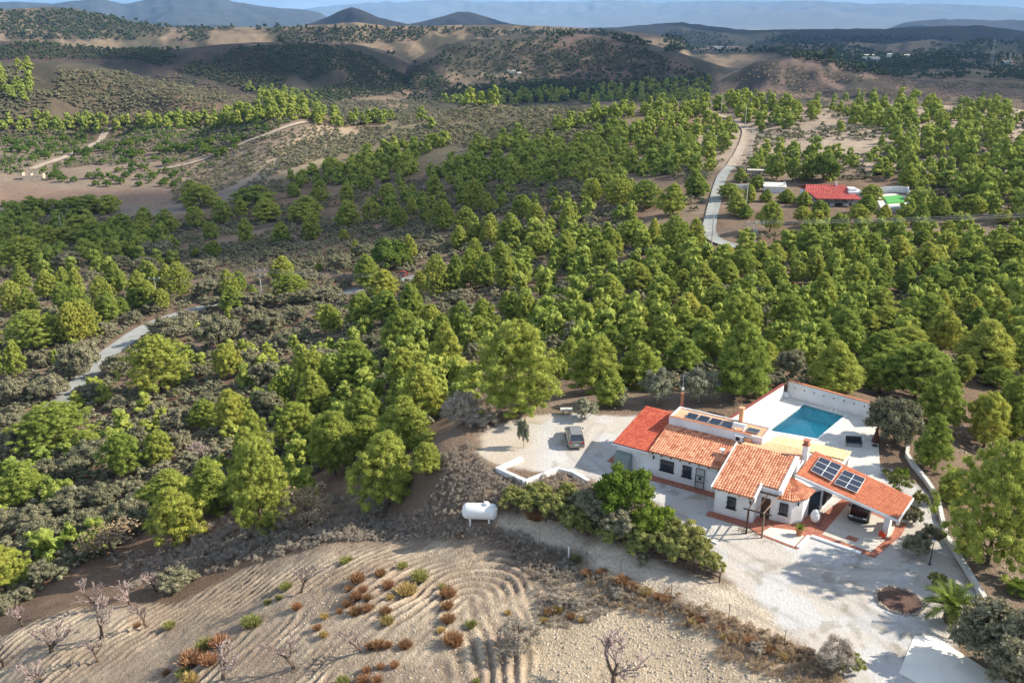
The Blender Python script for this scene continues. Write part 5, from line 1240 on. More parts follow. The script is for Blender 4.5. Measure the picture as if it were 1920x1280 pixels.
MB().box(-.8, .8, -.35, .35, .36, .48).build('seat', M['darkgrey'], t_, bevel=.03); MB().box(-.8, .8, .28, .38, .48, .95).build('backrest', M['darkgrey'], t_, bevel=.03)
for x in (-.72, .72):
    for y in (-.28, .28): MB().box(x-.03, x+.03, y-.03, y+.03, 0, .36).build('leg', M['darkgrey'], t_)
for x in (-.8, .75): MB().box(x, x+.05, -.33, .3, .60, .66).build('armrest', M['darkgrey'], t_)
p = G(1640, 836); t_ = thing('parasol', 'closed brown parasol standing under the dark oak', 'parasol', (p.x, p.y, .06)); MB().lathe([(.3, 0), (.3, .06), (.04, .08)], (0, 0, 0), 14).build('base', M['darkgrey'], t_); MB().tube([(0, 0, .06), (0, 0, 2.3)], .025).build('pole', M['steel'], t_)
MB().lathe([(.42, .45), (.34, .8), (.2, 1.4), (.06, 2.2), (.02, 2.3)], (0, 0, 0), 10).build('canopy', M['brown'], t_)
p = G(1472, 744); t_ = MB().lathe([(.55, 0), (.5, .3), (.3, .5), (.03, .56)], (0, 0, 0), 16).build('pump_cover', M['white2'], smooth=True); t_.location = (p.x, p.y, .06); tag(t_, 'white dome shaped pump cover in the pool wall corner', 'cover')
# antenna mast
p = G(1277, 776); t_ = thing('antenna_mast', 'thin antenna mast on a narrow brick pillar behind the villa', 'antenna', p); MB().box(-.16, .16, -.16, .16, 0, 2.6).build('pillar', M['brick'], t_); MB().tube([(0, 0, 2.6), (0, 0, 4.9)], .03).build('pole', M['steel'], t_)
MB().box(-.13, .13, -.1, .1, 3.0, 3.25).build('mast_box', M['white2'], t_); MB().tube([(-.5, 0, 4.7), (.5, 0, 4.7)], .012).tube([(-.3, -.2, 4.7), (-.3, .2, 4.7)], .01).tube([(0, -.2, 4.7), (0, .2, 4.7)], .01).tube([(.3, -.2, 4.7), (.3, .2, 4.7)], .01).build('antenna', M['steel'], t_)
# stacked logs and stone table behind
p = G(1340, 780); lg = MB()
for i, (y, z) in enumerate(((0, .1), (.22, .1), (.11, .28))): lg.tube([(-1.1+i*.1, y, z), (1.1, y+.25, z+.1)], .1, 7)
o = lg.build('timber', M['wood2']); o.location = p; o.rotation_euler = (0, 0, R(-50)); tag(o, 'weathered timbers lying behind the flat roof', 'timber')
p = G(1062, 776); t_ = thing('stone_table', 'pale stone table at the far rim of the turning place', 'table', p); MB().box(-.7, .7, -.35, .35, .55, .68).build('tabletop', M['concrete'], t_, bevel=.02); MB().box(-.5, -.25, -.25, .25, 0, .55).build('leg', M['stone'], t_); MB().box(.25, .5, -.25, .25, 0, .55).build('leg', M['stone'], t_)
# sign pole by the shrubs
p = at1(977, 935); t_ = thing('pole', 'thin brown pole rising from the yellow green hedge', 'pole', p); MB().tube([(0, 0, -.2), (0, 0, 2.0)], .035).build('shaft', M['wood'], t_); MB().box(-.06, .06, -.04, .04, 2.0, 2.1).build('tip', M['darkgrey'], t_)
# date palm
def palm(px, py, H, n, L, label, seed, rt):
    p = G(px, py); t_ = thing('palm_tree', label, 'palm', p); g = random.Random(seed)
    V_ = MB(); prof = [(rt*.75, -.1), (rt*1.05, H*.3), (rt*1.1, H*.6), (rt*.7, H), (.08, H+.15)]; V_.lathe(prof, (0, 0, 0), 16)
    for i in range(70):
        a = i*2.4; z = H*(.08+.9*i/70); q = Vector((math.cos(a), math.sin(a), 0)); r0 = rt*(1.0 if z < H*.7 else .85)
        V_.add([q*r0+Vector((-q.y*.09, q.x*.09, z-.06)), q*r0+Vector((q.y*.09, -q.x*.09, z-.06)), q*(r0+.12)+Vector((0, 0, z+.12))], [(0, 1, 2)])
    V_.build('trunk', M['bark'], t_)
    for i in range(n):
        a = i*2.399; e = .12+1.25*(i/n)**.8 if True else 0; f = MB(); pts = []; d = Vector((math.cos(a), math.sin(a), 0)); l = L*g.uniform(.85, 1.1)
        q = Vector((0, 0, H+.05)); el = e
        for k in range(9): pts.append(q.copy()); q = q+(d*math.cos(el)+Vector((0, 0, math.sin(el))))*l/8; el -= .13+.03*k*(1.2-i/n)
        f.tube(pts, [.025-.0025*k for k in range(9)], 4, cap=False)
        for k in range(1, 17):
            u = k/17*8; i0 = min(int(u), 7); b0 = pts[i0].lerp(pts[i0+1], u-i0); tg_ = (pts[i0+1]-pts[i0]).normalized(); s_ = tg_.cross(Vector((0, 0, 1))).normalized(); up_ = s_.cross(tg_)
            ll = .62*math.sin(.35+2.6*k/17)
            for sg in (-1, 1):
                tip = b0+(s_*sg*.8+tg_*.55+up_*.3)*ll; f.add([b0-tg_*.075, b0+tg_*.075, tip], [(0, 1, 2)])
        f.build('frond', M['palm'], t_)
palm(1781, 1166, 1.15, 34, 2.5, 'young palm with a stout dark trunk beside the stone ringed bed', 3, .48)
# stone ringed bed
bc = G(1686, 1126); rb = random.Random(9)
o = MB().lathe([(1.65, -.1), (1.6, .07), (.8, .12), (.05, .14)], (0, 0, 0), 28).build('planting_bed', M['soil']); o.location = bc; o.scale = (1, 1.02, 1); tag(o, 'round bed of dark soil ringed with stones in the gravel', 'planting bed')
def rock(seed, s=.16):
    g = np.random.default_rng(seed); V_, F_ = ICO1; V_ = V_*(1+(g.random((len(V_), 1))-.5)*.5)*np.array([1.2, .9, .7])*s; return npmesh('stone', V_, [F_], [M['stone']])
RK = [rock(i) for i in range(4)]
for i in range(36):
    a = i/36*6.283; r = 1.72+rb.uniform(-.06, .06); o = link('stone', RK[i % 4], None, (bc.x+math.cos(a)*r, bc.y+math.sin(a)*r, .06)); o.rotation_euler = (rb.uniform(-.3, .3), 0, rb.uniform(0, 6)); k = rb.uniform(.7, 1.25); o.scale = (k, k, k)
    tag(o, 'rough stone in the ring round the dark soil bed', 'stone', 'stones ringing the planting bed')
# wooden rail fence and wire fence
FX = [(1023, 978), (1060, 987), (1098, 998), (1150, 1018), (1195, 1038), (1247, 1056), (1300, 1072), (1349, 1091)]
P = [Vector(q) for q in at([a for a, b in FX], [b for a, b in FX])]
t_ = thing('wooden_fence', 'dark wooden post and rail fence along the sandy track', 'fence', P[0])
for q in P: MB().tube([q-P[0]-Vector((0, 0, .3)), q-P[0]+Vector((0, 0, .95))], .06, 7).build('post', M['wood'], t_)
for a_, b_ in zip(P[:-1], P[1:]):
    for z in (.45, .85): MB().tube([a_-P[0]+Vector((0, 0, z)), b_-P[0]+Vector((0, 0, z))], .05, 6).build('rail', M['wood'], t_)
FX = [(697, 990), (755, 994), (813, 998), (935, 1004), (1012, 1022), (1066, 1050), (1100, 1058), (1164, 1076), (1258, 1121), (1366, 1160), (1470, 1210)]
P = [Vector(q) for q in at([a for a, b in FX], [b for a, b in FX])]
t_ = thing('wire_fence', 'thin wire fence on slender stakes above the ploughed field', 'fence', P[0])
for i, q in enumerate(P):
    pb_ = MB().tube([q-P[0]-Vector((0, 0, .3)), q-P[0]+Vector((0, 0, 1.35))], .028 if i != 5 else .07, 6)
    if i == 6:
        for dx in (-.9, .9): pb_.tube([q-P[0]+Vector((0, 0, 1.2)), q-P[0]+Vector((dx, dx*-.3, 0))], .02, 5)
    pb_.build('post', M['bark'] if i != 5 else M['white2'], t_)
for z in (.4, .8, 1.2):
    MB().tube([q-P[0]+Vector((0, 0, z)) for q in P], .006, 4).build('wire', M['wire'], t_)

# ================================================================ shrubs, field plants, poles, far buildings
def bush(proto, rows, mats_H, cat, group=None):
    A_ = np.array([r[:4] for r in rows], float); P, W, H, D = measure(A_)
    for i, r in enumerate(rows):
        treeobj(r[4], proto if not isinstance(r[-1], list) else r[-1], P[i], W[i]*1.1, max(H[i]*1.0, .4), OH, r[5], cat, r[6] if len(r) > 6 and isinstance(r[6], str) else None)
bush(BRIGHTS, [(1167, 880, 980, 100, 'shrub', 'bright green dome shaped shrub in front of the metal cabinet'), (1222, 950, 1015, 80, 'shrub', 'bright green shrub next to the gravel, second largest of the bed'),
  (1690, 878, 901, 28, 'shrub', 'small round green bush beyond the carport roof'), (1910, 1090, 1120, 50, 'shrub', 'bright green bush outside the wall by the stony path')], OH, 'shrub')
bush(HEDGES, [(x, a, b_, w_, 'hedge_shrub', 'yellow green bush in the bed between the track and the villa', 'yellow green bushes of the bed') for x, a, b_, w_ in
  ((965, 915, 962, 56), (1003, 918, 968, 62), (1040, 928, 980, 60), (1072, 948, 1000, 58), (1100, 968, 1010, 36), (1062, 905, 948, 46), (1010, 905, 940, 46), (1150, 985, 1022, 58), (1195, 985, 1030, 66),
   (1240, 998, 1046, 66), (1278, 1012, 1064, 60), (1310, 1005, 1060, 44), (1292, 980, 1036, 60), (1255, 968, 1020, 50), (1195, 1012, 1044, 50))], OH, 'shrub')
bush(HEDGES, [(1333, 1036, 1078, 46, 'hedge_shrub', 'yellowish bush at the end of the wooden fence'), (1755, 1072, 1108, 30, 'small_tree', 'small yellow green tree next to the palm'),
  (1685, 890, 925, 40, 'hedge_shrub', 'yellow green bush beside the far corner of the carport'), (1722, 920, 953, 30, 'hedge_shrub', 'thin bush between the carport corner and the garden wall'), (1661, 878, 895, 18, 'hedge_shrub', 'tiny pale bush on the edge of the terrace')], OH, 'shrub')
bush(OAKS, [(1120, 925, 985, 80, 'dark_shrub', 'dark shadowed shrub left of the bright green dome'), (1160, 960, 1012, 70, 'dark_shrub', 'brownish green shrub in the middle of the bed'), (1095, 920, 965, 50, 'dark_shrub', 'dark shrub above the yellow green bushes'),
  (1720, 1000, 1048, 46, 'dark_shrub', 'dark bush left of the garden lamp'), (1745, 986, 1022, 40, 'dark_shrub', 'dark bush just behind the garden lamp'), (1712, 952, 985, 36, 'dark_shrub', 'dark bush by the carport pillar'),
  (1205, 1040, 1062, 20, 'dark_shrub', 'tiny grey bush by the wooden fence'), (330, 1066, 1112, 62, 'dark_shrub', 'grey green bush at the foot of the field, below the pink twigs')], OH, 'shrub')
bush(SCRUBS, [(970, 1160, 1228, 84, 'twiggy_bush', 'big pinkish grey twiggy bush at the edge of the ploughed rows'), (1570, 1195, 1262, 74, 'twiggy_bush', 'bare twiggy bush left of the white driveway'), (870, 728, 800, 78, 'twiggy_bush', 'pale grey bush left of the tallest pine'),
  (898, 770, 806, 60, 'twiggy_bush', 'low pale grey bush below the one left of the tallest pine'), (1160, 1102, 1122, 30, 'twiggy_bush', 'round grey cushion bush on the stony slope'), (1420, 1205, 1225, 34, 'twiggy_bush', 'low grey bush in the stony bottom slope'),
  (1052, 1112, 1140, 44, 'twiggy_bush', 'grey bush where the rows bend near the wire fence'), (1085, 1122, 1145, 34, 'twiggy_bush', 'small grey bush right of the bend of the rows')], OH, 'shrub')
bush(HEDGES, [(1590, 1222, 1262, 50, 'hedge_shrub', 'yellowish bush growing out of the bare twigs left of the driveway')], OH, 'shrub')
# bare almond trees
BT = [(565, 1110, 62, 54), (96, 1222, 84, 90), (190, 1197, 78, 72), (45, 1172, 56, 58), (8, 1248, 80, 70), (184, 1142, 62, 66), (246, 1134, 44, 66), (277, 1174, 62, 52), (184, 1240, 42, 56), (79, 1276, 48, 60), (417, 1274, 66, 86), (295, 1108, 50, 48),
      (552, 1252, 62, 78), (677, 1222, 56, 60), (1147, 1292, 96, 130)]
A_ = at([b[0] for b in BT], [b[1] for b in BT]); D = depth_of(A_)
lbs = {0: 'bare almond tree at the top of the ploughed slope', 1: 'largest pink twigged almond tree at the left of the field', 14: 'big bare tree at the bottom edge on the stony slope', 13: 'bare dark branched almond among the rusty tufts', 12: 'bare almond tree in the middle of the lower rows', 8: 'low almond with crooked trunk on the pale rows'}
for i, b in enumerate(BT):
    pr = BARES[i % 4]; t_ = thing('almond_tree', lbs.get(i, 'bare pink twigged almond tree on the slope at the lower left'), 'almond tree', A_[i], rs_.uniform(0, 6), None if i in lbs else 'bare almonds of the lower left slope')
    h_ = b[2]*D[i]/FPX/.84; w_ = b[3]*D[i]/FPX; t_.scale = (w_/1.9, w_/1.9, h_/3.0); link('twigs', pr[0], t_); link('trunk', pr[1], t_)
me_, mt_, _ = bare(9, 3.0, 5, .8, 'twig', .09); th = bare(12, 3.0, 5, .95, 'tanleaf', .09)
for (px, top, base, w_, lb, pr) in ((212, 992, 1055, 96, 'tan leafed round bush above the reddish bank', th), (385, 830, 882, 74, 'bare pinkish bush among the oaks left of the big pines', (me_, mt_)), (580, 920, 1003, 88, 'bare brown tree at the foot of the big pines', th), (300, 1050, 1080, 40, 'small bush of pink twigs behind the grey green bush', (me_, mt_))):
    q = measure([[px, top, base, w_]]); t_ = thing('bare_bush', lb, 'bush', q[0][0], 1.0); k = q[1][0]/2.6; t_.scale = (k, k, q[2][0]/2.6); link('twigs', pr[0], t_); link('trunk', pr[1], t_)
    if px in (212, 580):
        g = np.random.default_rng(px); c_, r_ = round_clumps(g, 3, 2.8, 26, .1); V_, F_, N_ = foliage(g, c_, r_, 26, .16, .1, 0, ICO1); link('leaves', npmesh('leaves', V_, F_, [M['tanleaf']], cols={'cn': N_}), t_)
# dry tufts in the field
TF = []
for k, s in (('rust', '''340 330 90 385 400 80 210 370 70 165 420 60 240 430 60 205 470 60 270 475 60 155 510 60 200 550 80 270 530 80 110 550 50 370 550 70 720 450 100 715 515 90 720 590 90 750 710 110 330 735 90
 290 740 90 380 735 80 480 740 70 260 880 60 340 860 60 420 850 60 240 930 80 320 940 60 1290 560 70 1410 580 60 1520 350 50 1590 330 60 1500 340 60 1700 380 80 1760 410 80 1830 440 90 1820 520 60 1900 470 60 790 130 40
 -720 816 120 -622 816 120 -562 720 120 -865 892 70 -1027 630 50 -15 642 60 -129 528 60 1950 480 90 2010 520 80 2080 560 80 2140 590 80 2250 640 90 2330 700 90 2420 720 80 2520 760 90 2600 800 90'''),
   ('ochre', '380 605 80 490 440 100 395 470 60 20 680 70 680 655 70 1340 540 80 1055 560 50 25 580 50 -735 930 90 1260 600 60 1470 600 50 2100 610 60 2280 700 50'),
   ('hedge', '560 350 110 465 290 70 690 410 60 130 940 90 150 270 60 850 625 60 -645 740 100 -765 892 110 -375 608 110 -847 628 70 -294 498 60 -231 471 60 -396 612 80 -192 414 60 880 945 50 1440 260 60')):
    a = np.array(nums(s)).reshape(-1, 3)
    for x, y, w_ in a: TF.append((k, 600+x/3, 960+y/3, w_/3))
Q = at([t[1] for t in TF], [t[2]+t[3]*.25 for t in TF]); D = depth_of(Q)
for (k, x, y, w_), q, d in zip(TF, Q, D):
    if np.isnan(q[0]): continue
    if k == 'rust' and x > 1190: k = rs_.choice(['rust', 'rust', 'ochre', 'scrub']); w_ *= .8
    o = link('dry_tuft', TUF[k][rs_.randrange(2)], None, q); s_ = w_*d/FPX*rs_.uniform(.55, .95); o.scale = (s_, s_, s_*rs_.uniform(.8, 1.15)); o.rotation_euler = (0, 0, rs_.uniform(0, 6))
    nm = {'rust': ('rusty brown dry tuft', 'rusty dry tufts'), 'ochre': ('straw coloured dry tuft', 'straw coloured tufts'), 'scrub': ('pale grey dry tuft', 'pale grey tufts'), 'hedge': ('olive green tuft', 'olive green tufts')}[k]
    tag(o, nm[0]+(' between the ploughed rows' if x < 960 else ' along the wire fence on the stony slope'), 'dry bush', nm[1]+(' of the field' if x < 960 else ' along the fence'))
o = link('red_leafed_bush', TUF['rust'][0], None, at1(1003, 972)); o.scale = (1.4, 1.4, 1.3); tag(o, 'reddish low bush under the yellow green hedge', 'bush')
# grey scrub carpets
def scrubs(areas, seed, name, mt, label, protos, hf=.8):
    rows = []
    for i, (pl, n_, r_) in enumerate(areas):
        gq = Grid(2.0); s4 = scatter(pl, n_, r_, seed+i, gq, .52, avoid=False)
        if len(s4):
            s4 = s4[sdf(s4[:, 0], s4[:, 1], GR) > .4]; rows += [tuple(r) for r in s4]
    merged(name, protos, rows, M[mt], label, seed=seed, base=OH, hfac=hf, pw=5.0)
def scrub_proto(seed):
    g = np.random.default_rng(seed); c_, r_ = round_clumps(g, OH, 4.6, 9, .02, (.14, .22)); return foliage(g, c_, r_*1.1, 80, .8, .065, .34, ICO1)
SP_ = [scrub_proto(700+i) for i in range(4)]
scrubs([('820 860 900 826 935 900 985 905 1000 912 930 960 870 965 860 1010 640 1015 560 1010 640 985 720 975 790 960 830 900', 1500, (.25, .55)),
  ('560 1000 700 985 860 990 980 1000 1060 1040 1100 1080 1040 1100 990 1075 950 1030 860 1008 700 1010 600 1018', 1200, (.22, .5)),
  ('880 690 960 760 900 810 840 800', 120, (.5, .8)), ('1010 1080 1120 1070 1200 1120 1100 1170 1000 1180', 420, (.2, .45)),
  ('930 905 1060 890 1140 915 1330 1010 1350 1080 1200 1040 1060 985 960 955', 700, (.3, .55)),
  ('330 1010 480 955 640 925 740 955 650 1000 480 1040 250 1090', 500, (.3, .8)), ('200 1040 420 1020 560 1000 640 1015 480 1055 250 1110', 300, (.3, .6))], 1100, 'grey_scrub', 'scrub', 'low grey scrub around the field and the gas tank', SP_)
scrubs([('1090 1075 1250 1110 1400 1170 1560 1240 1660 1290 1600 1290 1400 1215 1250 1165 1120 1130', 1000, (.2, .42)), ('1380 1170 1500 1210 1640 1280 1500 1290 1340 1230', 400, (.2, .4))], 1150, 'dry_scrub', 'tanleaf', 'brown dry scrub along the wire fence', SP_, .9)
# loose stones on the field and the slope
g = np.random.default_rng(77); rows = []
for pl, n_, r_ in (('1000 1100 1180 1080 1400 1190 1560 1280 1000 1280', 1500, (.05, .13)), ('560 1080 760 1040 960 1060 980 1280 500 1280', 1200, (.04, .11)), ('1780 760 1900 730 1920 900 1800 850', 200, (.1, .25)), ('1860 1020 1920 1040 1920 1100 1870 1090', 120, (.05, .15))):
    gq = Grid(1.0); rows += [tuple(r) for r in scatter(pl, n_, r_, 1200+n_, gq, .5, avoid=False)]
V0, F0 = ICO1; st = [(V0*(1+(g.random((len(V0), 1))-.5)*.5)*np.array([1.1, .8, .55])*2+np.array([0, 0, .6]), F0, V0) for _ in range(3)]
M['pales'] = mat('pale_stones', (.50, .42, .33), .95, .3, .8)
merged('loose_stones', st, rows, M['pales'], 'loose pale stones on the field and the slope', seed=9, base=OH, hfac=2.0, pw=4.0)
# orchard trees in the valley, individually
OR_ = '''150 292 165 287 190 283 210 278 230 274 175 300 200 296 225 292 250 290 165 315 190 312 215 308 240 304 265 300 285 296 180 332 205 330 228 326 255 322 275 318 300 312 322 305 182 350 205 348 230 346 252 343 275 340 300 335 305 350 325 330
 270 356 315 322 345 318 395 300 400 312 410 295 300 283 315 275 330 282 355 285 380 280 398 272 250 270 275 268 300 262 325 258 350 254 375 250 400 262 420 255 440 250 460 246 240 258 265 254 290 250 315 246 340 242 365 240 390 238 415 240
 20 300 45 296 70 290 95 284 30 285 60 278 90 272 120 268 20 270 50 265 85 260 115 256 145 255 10 312 35 310 100 300 130 290 480 238 500 246 430 268 455 262 60 250 100 245 140 243 160 262 185 246 215 246 245 243'''
OZ = '''500 300 570 275 675 305 735 305 765 325 705 350 580 355 665 395 730 405 755 370 805 380 860 425 885 295 880 335 955 285 1000 275 1045 265 1080 260 1125 250 1310 270 940 360 975 430 920 455 930 400 635 445 710 430 680 465 770 440 775 475 540 470 575 435 500 440 425 450 355 455 300 440 410 345 385 365 1210 300 1150 295 1260 300 430 255 450 240 615 480 975 485 860 440 915 475 320 420'''
o2 = np.array(nums(OR_)).reshape(-1, 2); o2 = o2[o2[:, 1] < 296]; o2 = np.vstack([o2, o2[::2]+np.array([13, 3])]); o2 = np.vstack([o2, np.array(nums(OZ)).reshape(-1, 2)/3+np.array([0, 190])]); o2 = o2+np.random.default_rng(5).normal(size=o2.shape)*np.array([2, .8]); Q = at(o2[:, 0], o2[:, 1]); ok = ~np.isnan(Q[:, 0])
for q, p in zip(Q[ok], o2[ok]):
    pr = ORCH[0]; d = depth_of(q); wpx = 20 if p[1] > 266 else 12; w_ = wpx*d/FPX*rs_.uniform(.8, 1.2)
    me = pr[0]; o = link('orchard_tree', me, None, q-np.array([0, 0, .3])); o.scale = (w_/pr[2], w_/pr[2], w_/pr[2]*.95); o.rotation_euler = (0, 0, rs_.uniform(0, 6))
    side = 'upper' if p[1] < 266 else 'lower'
    tag(o, 'small round dark tree on the %s orchard terraces of the valley' % side, 'orchard tree', 'trees of the %s orchard terraces' % side)
rows = []
for k, pl in enumerate(('212 232 420 228 560 222 528 248 430 270 300 262 205 264', '-40 258 205 240 188 262 150 282 -40 322', '-40 300 110 290 160 300 90 330 -40 325', '150 300 330 285 420 300 330 345 180 352')):
    gq = Grid(6); rows += [tuple(r) for r in scatter(pl, (700, 500, 120, 60)[k], (1.3, 2.2), 1350+k, gq, 1.15)]
merged('orchard_rows', [foliage(np.random.default_rng(90+i), *round_clumps(np.random.default_rng(90+i), OH, 5, 6, .03, (.18, .26)), 16, .7, .45, .95, ICO1) for i in range(3)], rows, M['dpine'], 'dense green plantation of small round trees on the valley terraces', seed=12, base=OH, hfac=.85, pw=5.0)
# faint rows of almonds on the far field
rows = []
for k, pl in enumerate(('1380 150 1440 118 1560 132 1640 150 1500 165', '1240 178 1400 165 1900 175 1960 190 1500 188', '1640 150 1900 155 1960 178 1700 170')):
    gq = Grid(6); rows += [tuple(r) for r in scatter(pl, 260, (1.4, 2.0), 1300+k, gq, 1.5, avoid=False)]
merged('almond_rows', TINY, rows, M['tanleaf'], 'rows of leafless almonds on the far mauve field', seed=8, base=OH, hfac=.9, pw=5.0)
# ---------------------------------------------------------------- poles and wires
def pole(px, base, top, label, arms=0, name='utility_pole', wood=False, aw=1.2, tf=False, Pw=None):
    p = at1(px, base) if Pw is None else Vector(Pw); d = depth_of(np.array(p)); H_ = (base-top)*d/FPX/.95 if Pw is None else 9
    t_ = thing(name, label, 'utility pole', p); r = max(.14, .00022*d)
    MB().tube([(0, 0, -.3), (0, 0, H_)], [r*1.2, r*.8], 8).build('shaft', M['polec'] if not wood else M['wood2'], t_)
    for k in range(arms):
        MB().box(-aw, aw, -.06, .06, H_-.15-k*1.3, H_+.0-k*1.3).build('crossarm', M['steel'], t_)
        ins = MB()
        for x in (-aw*.9, 0, aw*.9): ins.lathe([(.06, 0), (.1, .1), (.06, .2), (.09, .3), (.03, .36)], (x, 0, H_-k*1.3), 8)
        ins.build('insulator', M['white2'], t_)
    if tf:
        MB().box(-.5, .5, -.45, .05, H_-2.6, H_-1.5).lathe([(.2, 0), (.2, .5)], (-.9, -.2, H_-1.0), 8).build('transformer', M['steel'], t_)
    return p+Vector((0, 0, H_))
pole(117, 440, 404, 'single pale pole standing in the shaded left wood')
a0 = pole(296, 572, 523, 'pole with a T shaped crossarm above the sunlit pines by the road', 1, aw=1.6)
a1 = pole(492, 566, 508, 'lattice topped pole with two crossarms near the middle spur', 2, aw=1.6)
a2 = pole(1413, 470, 420, 'pole with transformer and crossarms near the grey bend in the road', 2, aw=2.0, tf=True)
pole(1397, 236, 200, 'thin pole left of the dirt track on the plateau'); a4 = pole(1407, 292, 243, 'thin pole right of the dirt track on the plateau')
pole(1352, 212, 178, 'distant pole at the crest beside the track'); pole(1289, 178, 153, 'distant T shaped pole at the dark edge of the plateau', 1, aw=3)
pole(1398, 395, 345, 'pale slim pole beside the road near the gate'); pole(1334, 462, 400, 'slim pole on the left verge of the grey road')
pole(716+820, 442, 422, 'short pole rising out of the forest under the wires')
a3 = pole(0, 0, 0, 'pole carrying the line beyond the right edge', 1, Pw=(178, 205, float(zt(178., 205.))))
def wires(name, A_, B_, offs, sag, label):
    mb = MB(); d = (B_-A_); s_ = Vector((d.y, -d.x, 0)).normalized()
    for o_, dz_ in offs: mb.tube([A_+s_*o_+Vector((0, 0, dz_))+d*t-Vector((0, 0, sag*4*t*(1-t))) for t in np.linspace(0, 1, 22)], .035, 4, cap=False)
    tag(mb.build(name, M['wire']), label, 'power line')
wires('power_line', a2, a3, ((-1.8, .2), (0, .2), (1.8, .2)), 1.2, 'power line running right from the transformer pole')
wires('power_line', a1, a2, ((-1.5, .2), (0, .2), (1.5, .2)), 6, 'power line spanning the woods between lattice topped pole and transformer pole')
wires('power_line', a0, a1, ((-1.5, .2), (1.5, .2)), 2, 'power line between the two poles of the left valley')
for px, base, top, lb in ((1797+61, 120, 76, 'taller lattice pylon on the far right skyline'), (1863+28, 124, 98, 'shorter lattice pylon on the far right skyline')):
    p = at1(px, base); d = depth_of(np.array(p)); H_ = (base-top)*d/FPX; b = MB(); w_ = H_*.07
    for sx in (-1, 1):
        for sy in (-1, 1): b.tube([(sx*w_, sy*w_, 0), (sx*w_*.15, sy*w_*.15, H_)], .25, 4)
    for k in range(8):
        z = H_*k/8; q = w_*(1-.85*k/8); z2 = H_*(k+1)/8; q2 = w_*(1-.85*(k+1)/8)
        for sx in (-1, 1): b.tube([(sx*q, -q, z), (-sx*q2, -q2, z2)], .15, 4)
    t_ = thing('pylon', lb, 'pylon', p); b.build('lattice', M['steel'], t_); b2 = MB()
    for z in (.82, .92): b2.tube([(-w_*1.6, 0, H_*z), (w_*1.6, 0, H_*z)], .2, 4)
    b2.build('crossarm', M['steel'], t_)
# ---------------------------------------------------------------- the red roofed house and its yard
hp = at1(1556, 383); dd = depth_of(np.array(hp)); s1 = dd/FPX
t_ = thing('red_roofed_house', 'low white house with dull red roofs among the pines to the upper right', 'house', hp, R(-6))
def X(px): return (px-1556)*s1
zb = 0
MB().box(X(1512), X(1588), 1.5, 9.5, 0, 3.0).build('wall', M['white'], t_)
roof('roof', [(X(1508), .8, 3.0), (X(1592), .8, 3.0), (X(1588), 5.5, 4.7), (X(1516), 5.5, 4.7)], .5, .8, .1, M['redroof'], t_, seed=21, ns=3)
roof('roof', [(X(1592), 10.2, 3.0), (X(1508), 10.2, 3.0), (X(1516), 5.5, 4.7), (X(1588), 5.5, 4.7)], .5, .8, .1, M['redroof'], t_, seed=22, ns=3)
roof('porch_roof', [(X(1524), -4.2, 2.3), (X(1604), -4.2, 2.3), (X(1604), .7, 3.0), (X(1518), .7, 3.0)], .5, .8, .08, M['redroof'], t_, seed=23, ns=3)
pp = MB()
for px in np.linspace(1526, 1602, 6): pp.box(X(px)-.1, X(px)+.1, -4.1, -3.9, 0, 2.25)
pp.build('porch_post', M['wood2'], t_)
MB().box(X(1588), X(1614), .5, 6.5, 0, 3.6).box(X(1590), X(1604), 1.5, 4.5, 3.6, 4.4).build('annex', M['white'], t_)
for px in (1530, 1548, 1566, 1580): MB().box(X(px), X(px+6), 1.42, 1.48, .9, 2.1).build('window', M['glass'], t_)
for px in (1596, 1604): MB().box(X(px), X(px+4), .42, .48, 1.2, 2.4).build('window', M['glass'], t_)
MB().box(X(1570), X(1573), 4.8, 5.3, 4.3, 5.6).build('chimney', M['white'], t_)
g = MB()
for px, w_ in ((1535, 1.6), (1550, 1.2), (1575, 1.4), (1590, 1.0)): g.box(X(px), X(px)+w_, -3.2, -2.4, 0, .8)
o = g.build('porch_furniture', M['fabricw']); o.location = hp+Vector((0, 0, .02)); tag(o, 'pale chairs and tables under the porch of the red roofed house', 'furniture')
def flatpoly(name, s, mt, label, lift, th=.15, kind='structure', cat=None):
    a = np.array(nums(s)).reshape(-1, 2); z = float(np.nanmean(at(a[:, 0], a[:, 1])[:, 2]))+lift; q = gz(a[:, 0], a[:, 1], z); P = [tuple(p[:2]) for p in q]
    ar = sum(P[i][0]*P[(i+1) % len(P)][1]-P[(i+1) % len(P)][0]*P[i][1] for i in range(len(P))); P = P if ar > 0 else P[::-1]
    return tag(MB().prism(P, z-2.0, z+th).build(name, M[mt]), label, cat, kind=kind)
flatpoly('pavement', '1640 366 1700 362 1706 388 1652 392', 'concrete', 'white yard beside the red roofed house', .5)
M['greenc'] = mat('green_pool_cover', (.10, .36, .08), .7, .1); flatpoly('pool_cover', '1656 369 1690 366 1699 378 1664 381', 'greenc', 'bright green cover on the pool beside the red roofed house', .75, .1, None, 'pool cover')
fz = [Vector(q)+Vector((0, 0, .6)) for q in at([1642, 1660, 1680, 1701, 1708], [364, 362, 361, 362, 386])]
gwall('yard_wall', [tuple(v) for v in fz], 1.3, .3, 'white wall round the green covered pool', None, world=True, z0=-2)
wq = at1(1452, 362); t_ = thing('white_outbuilding', 'small white outbuilding with pale roof left of the red roofed house', 'outbuilding', wq, R(-10)); MB().box(-3.2, 3.2, 0, 3.6, -1, 1.9).build('wall', M['white'], t_); MB().prism([(-3.5, -.3), (3.5, -.3), (3.5, 3.9), (-3.5, 3.9)], [1.9, 1.9, 2.6, 2.6], [2.0, 2.0, 2.7, 2.7]).build('roof', M['concrete'], t_); MB().box(2.6, 3.0, 1, 1.4, 2.4, 3.4).build('chimney', M['white'], t_)
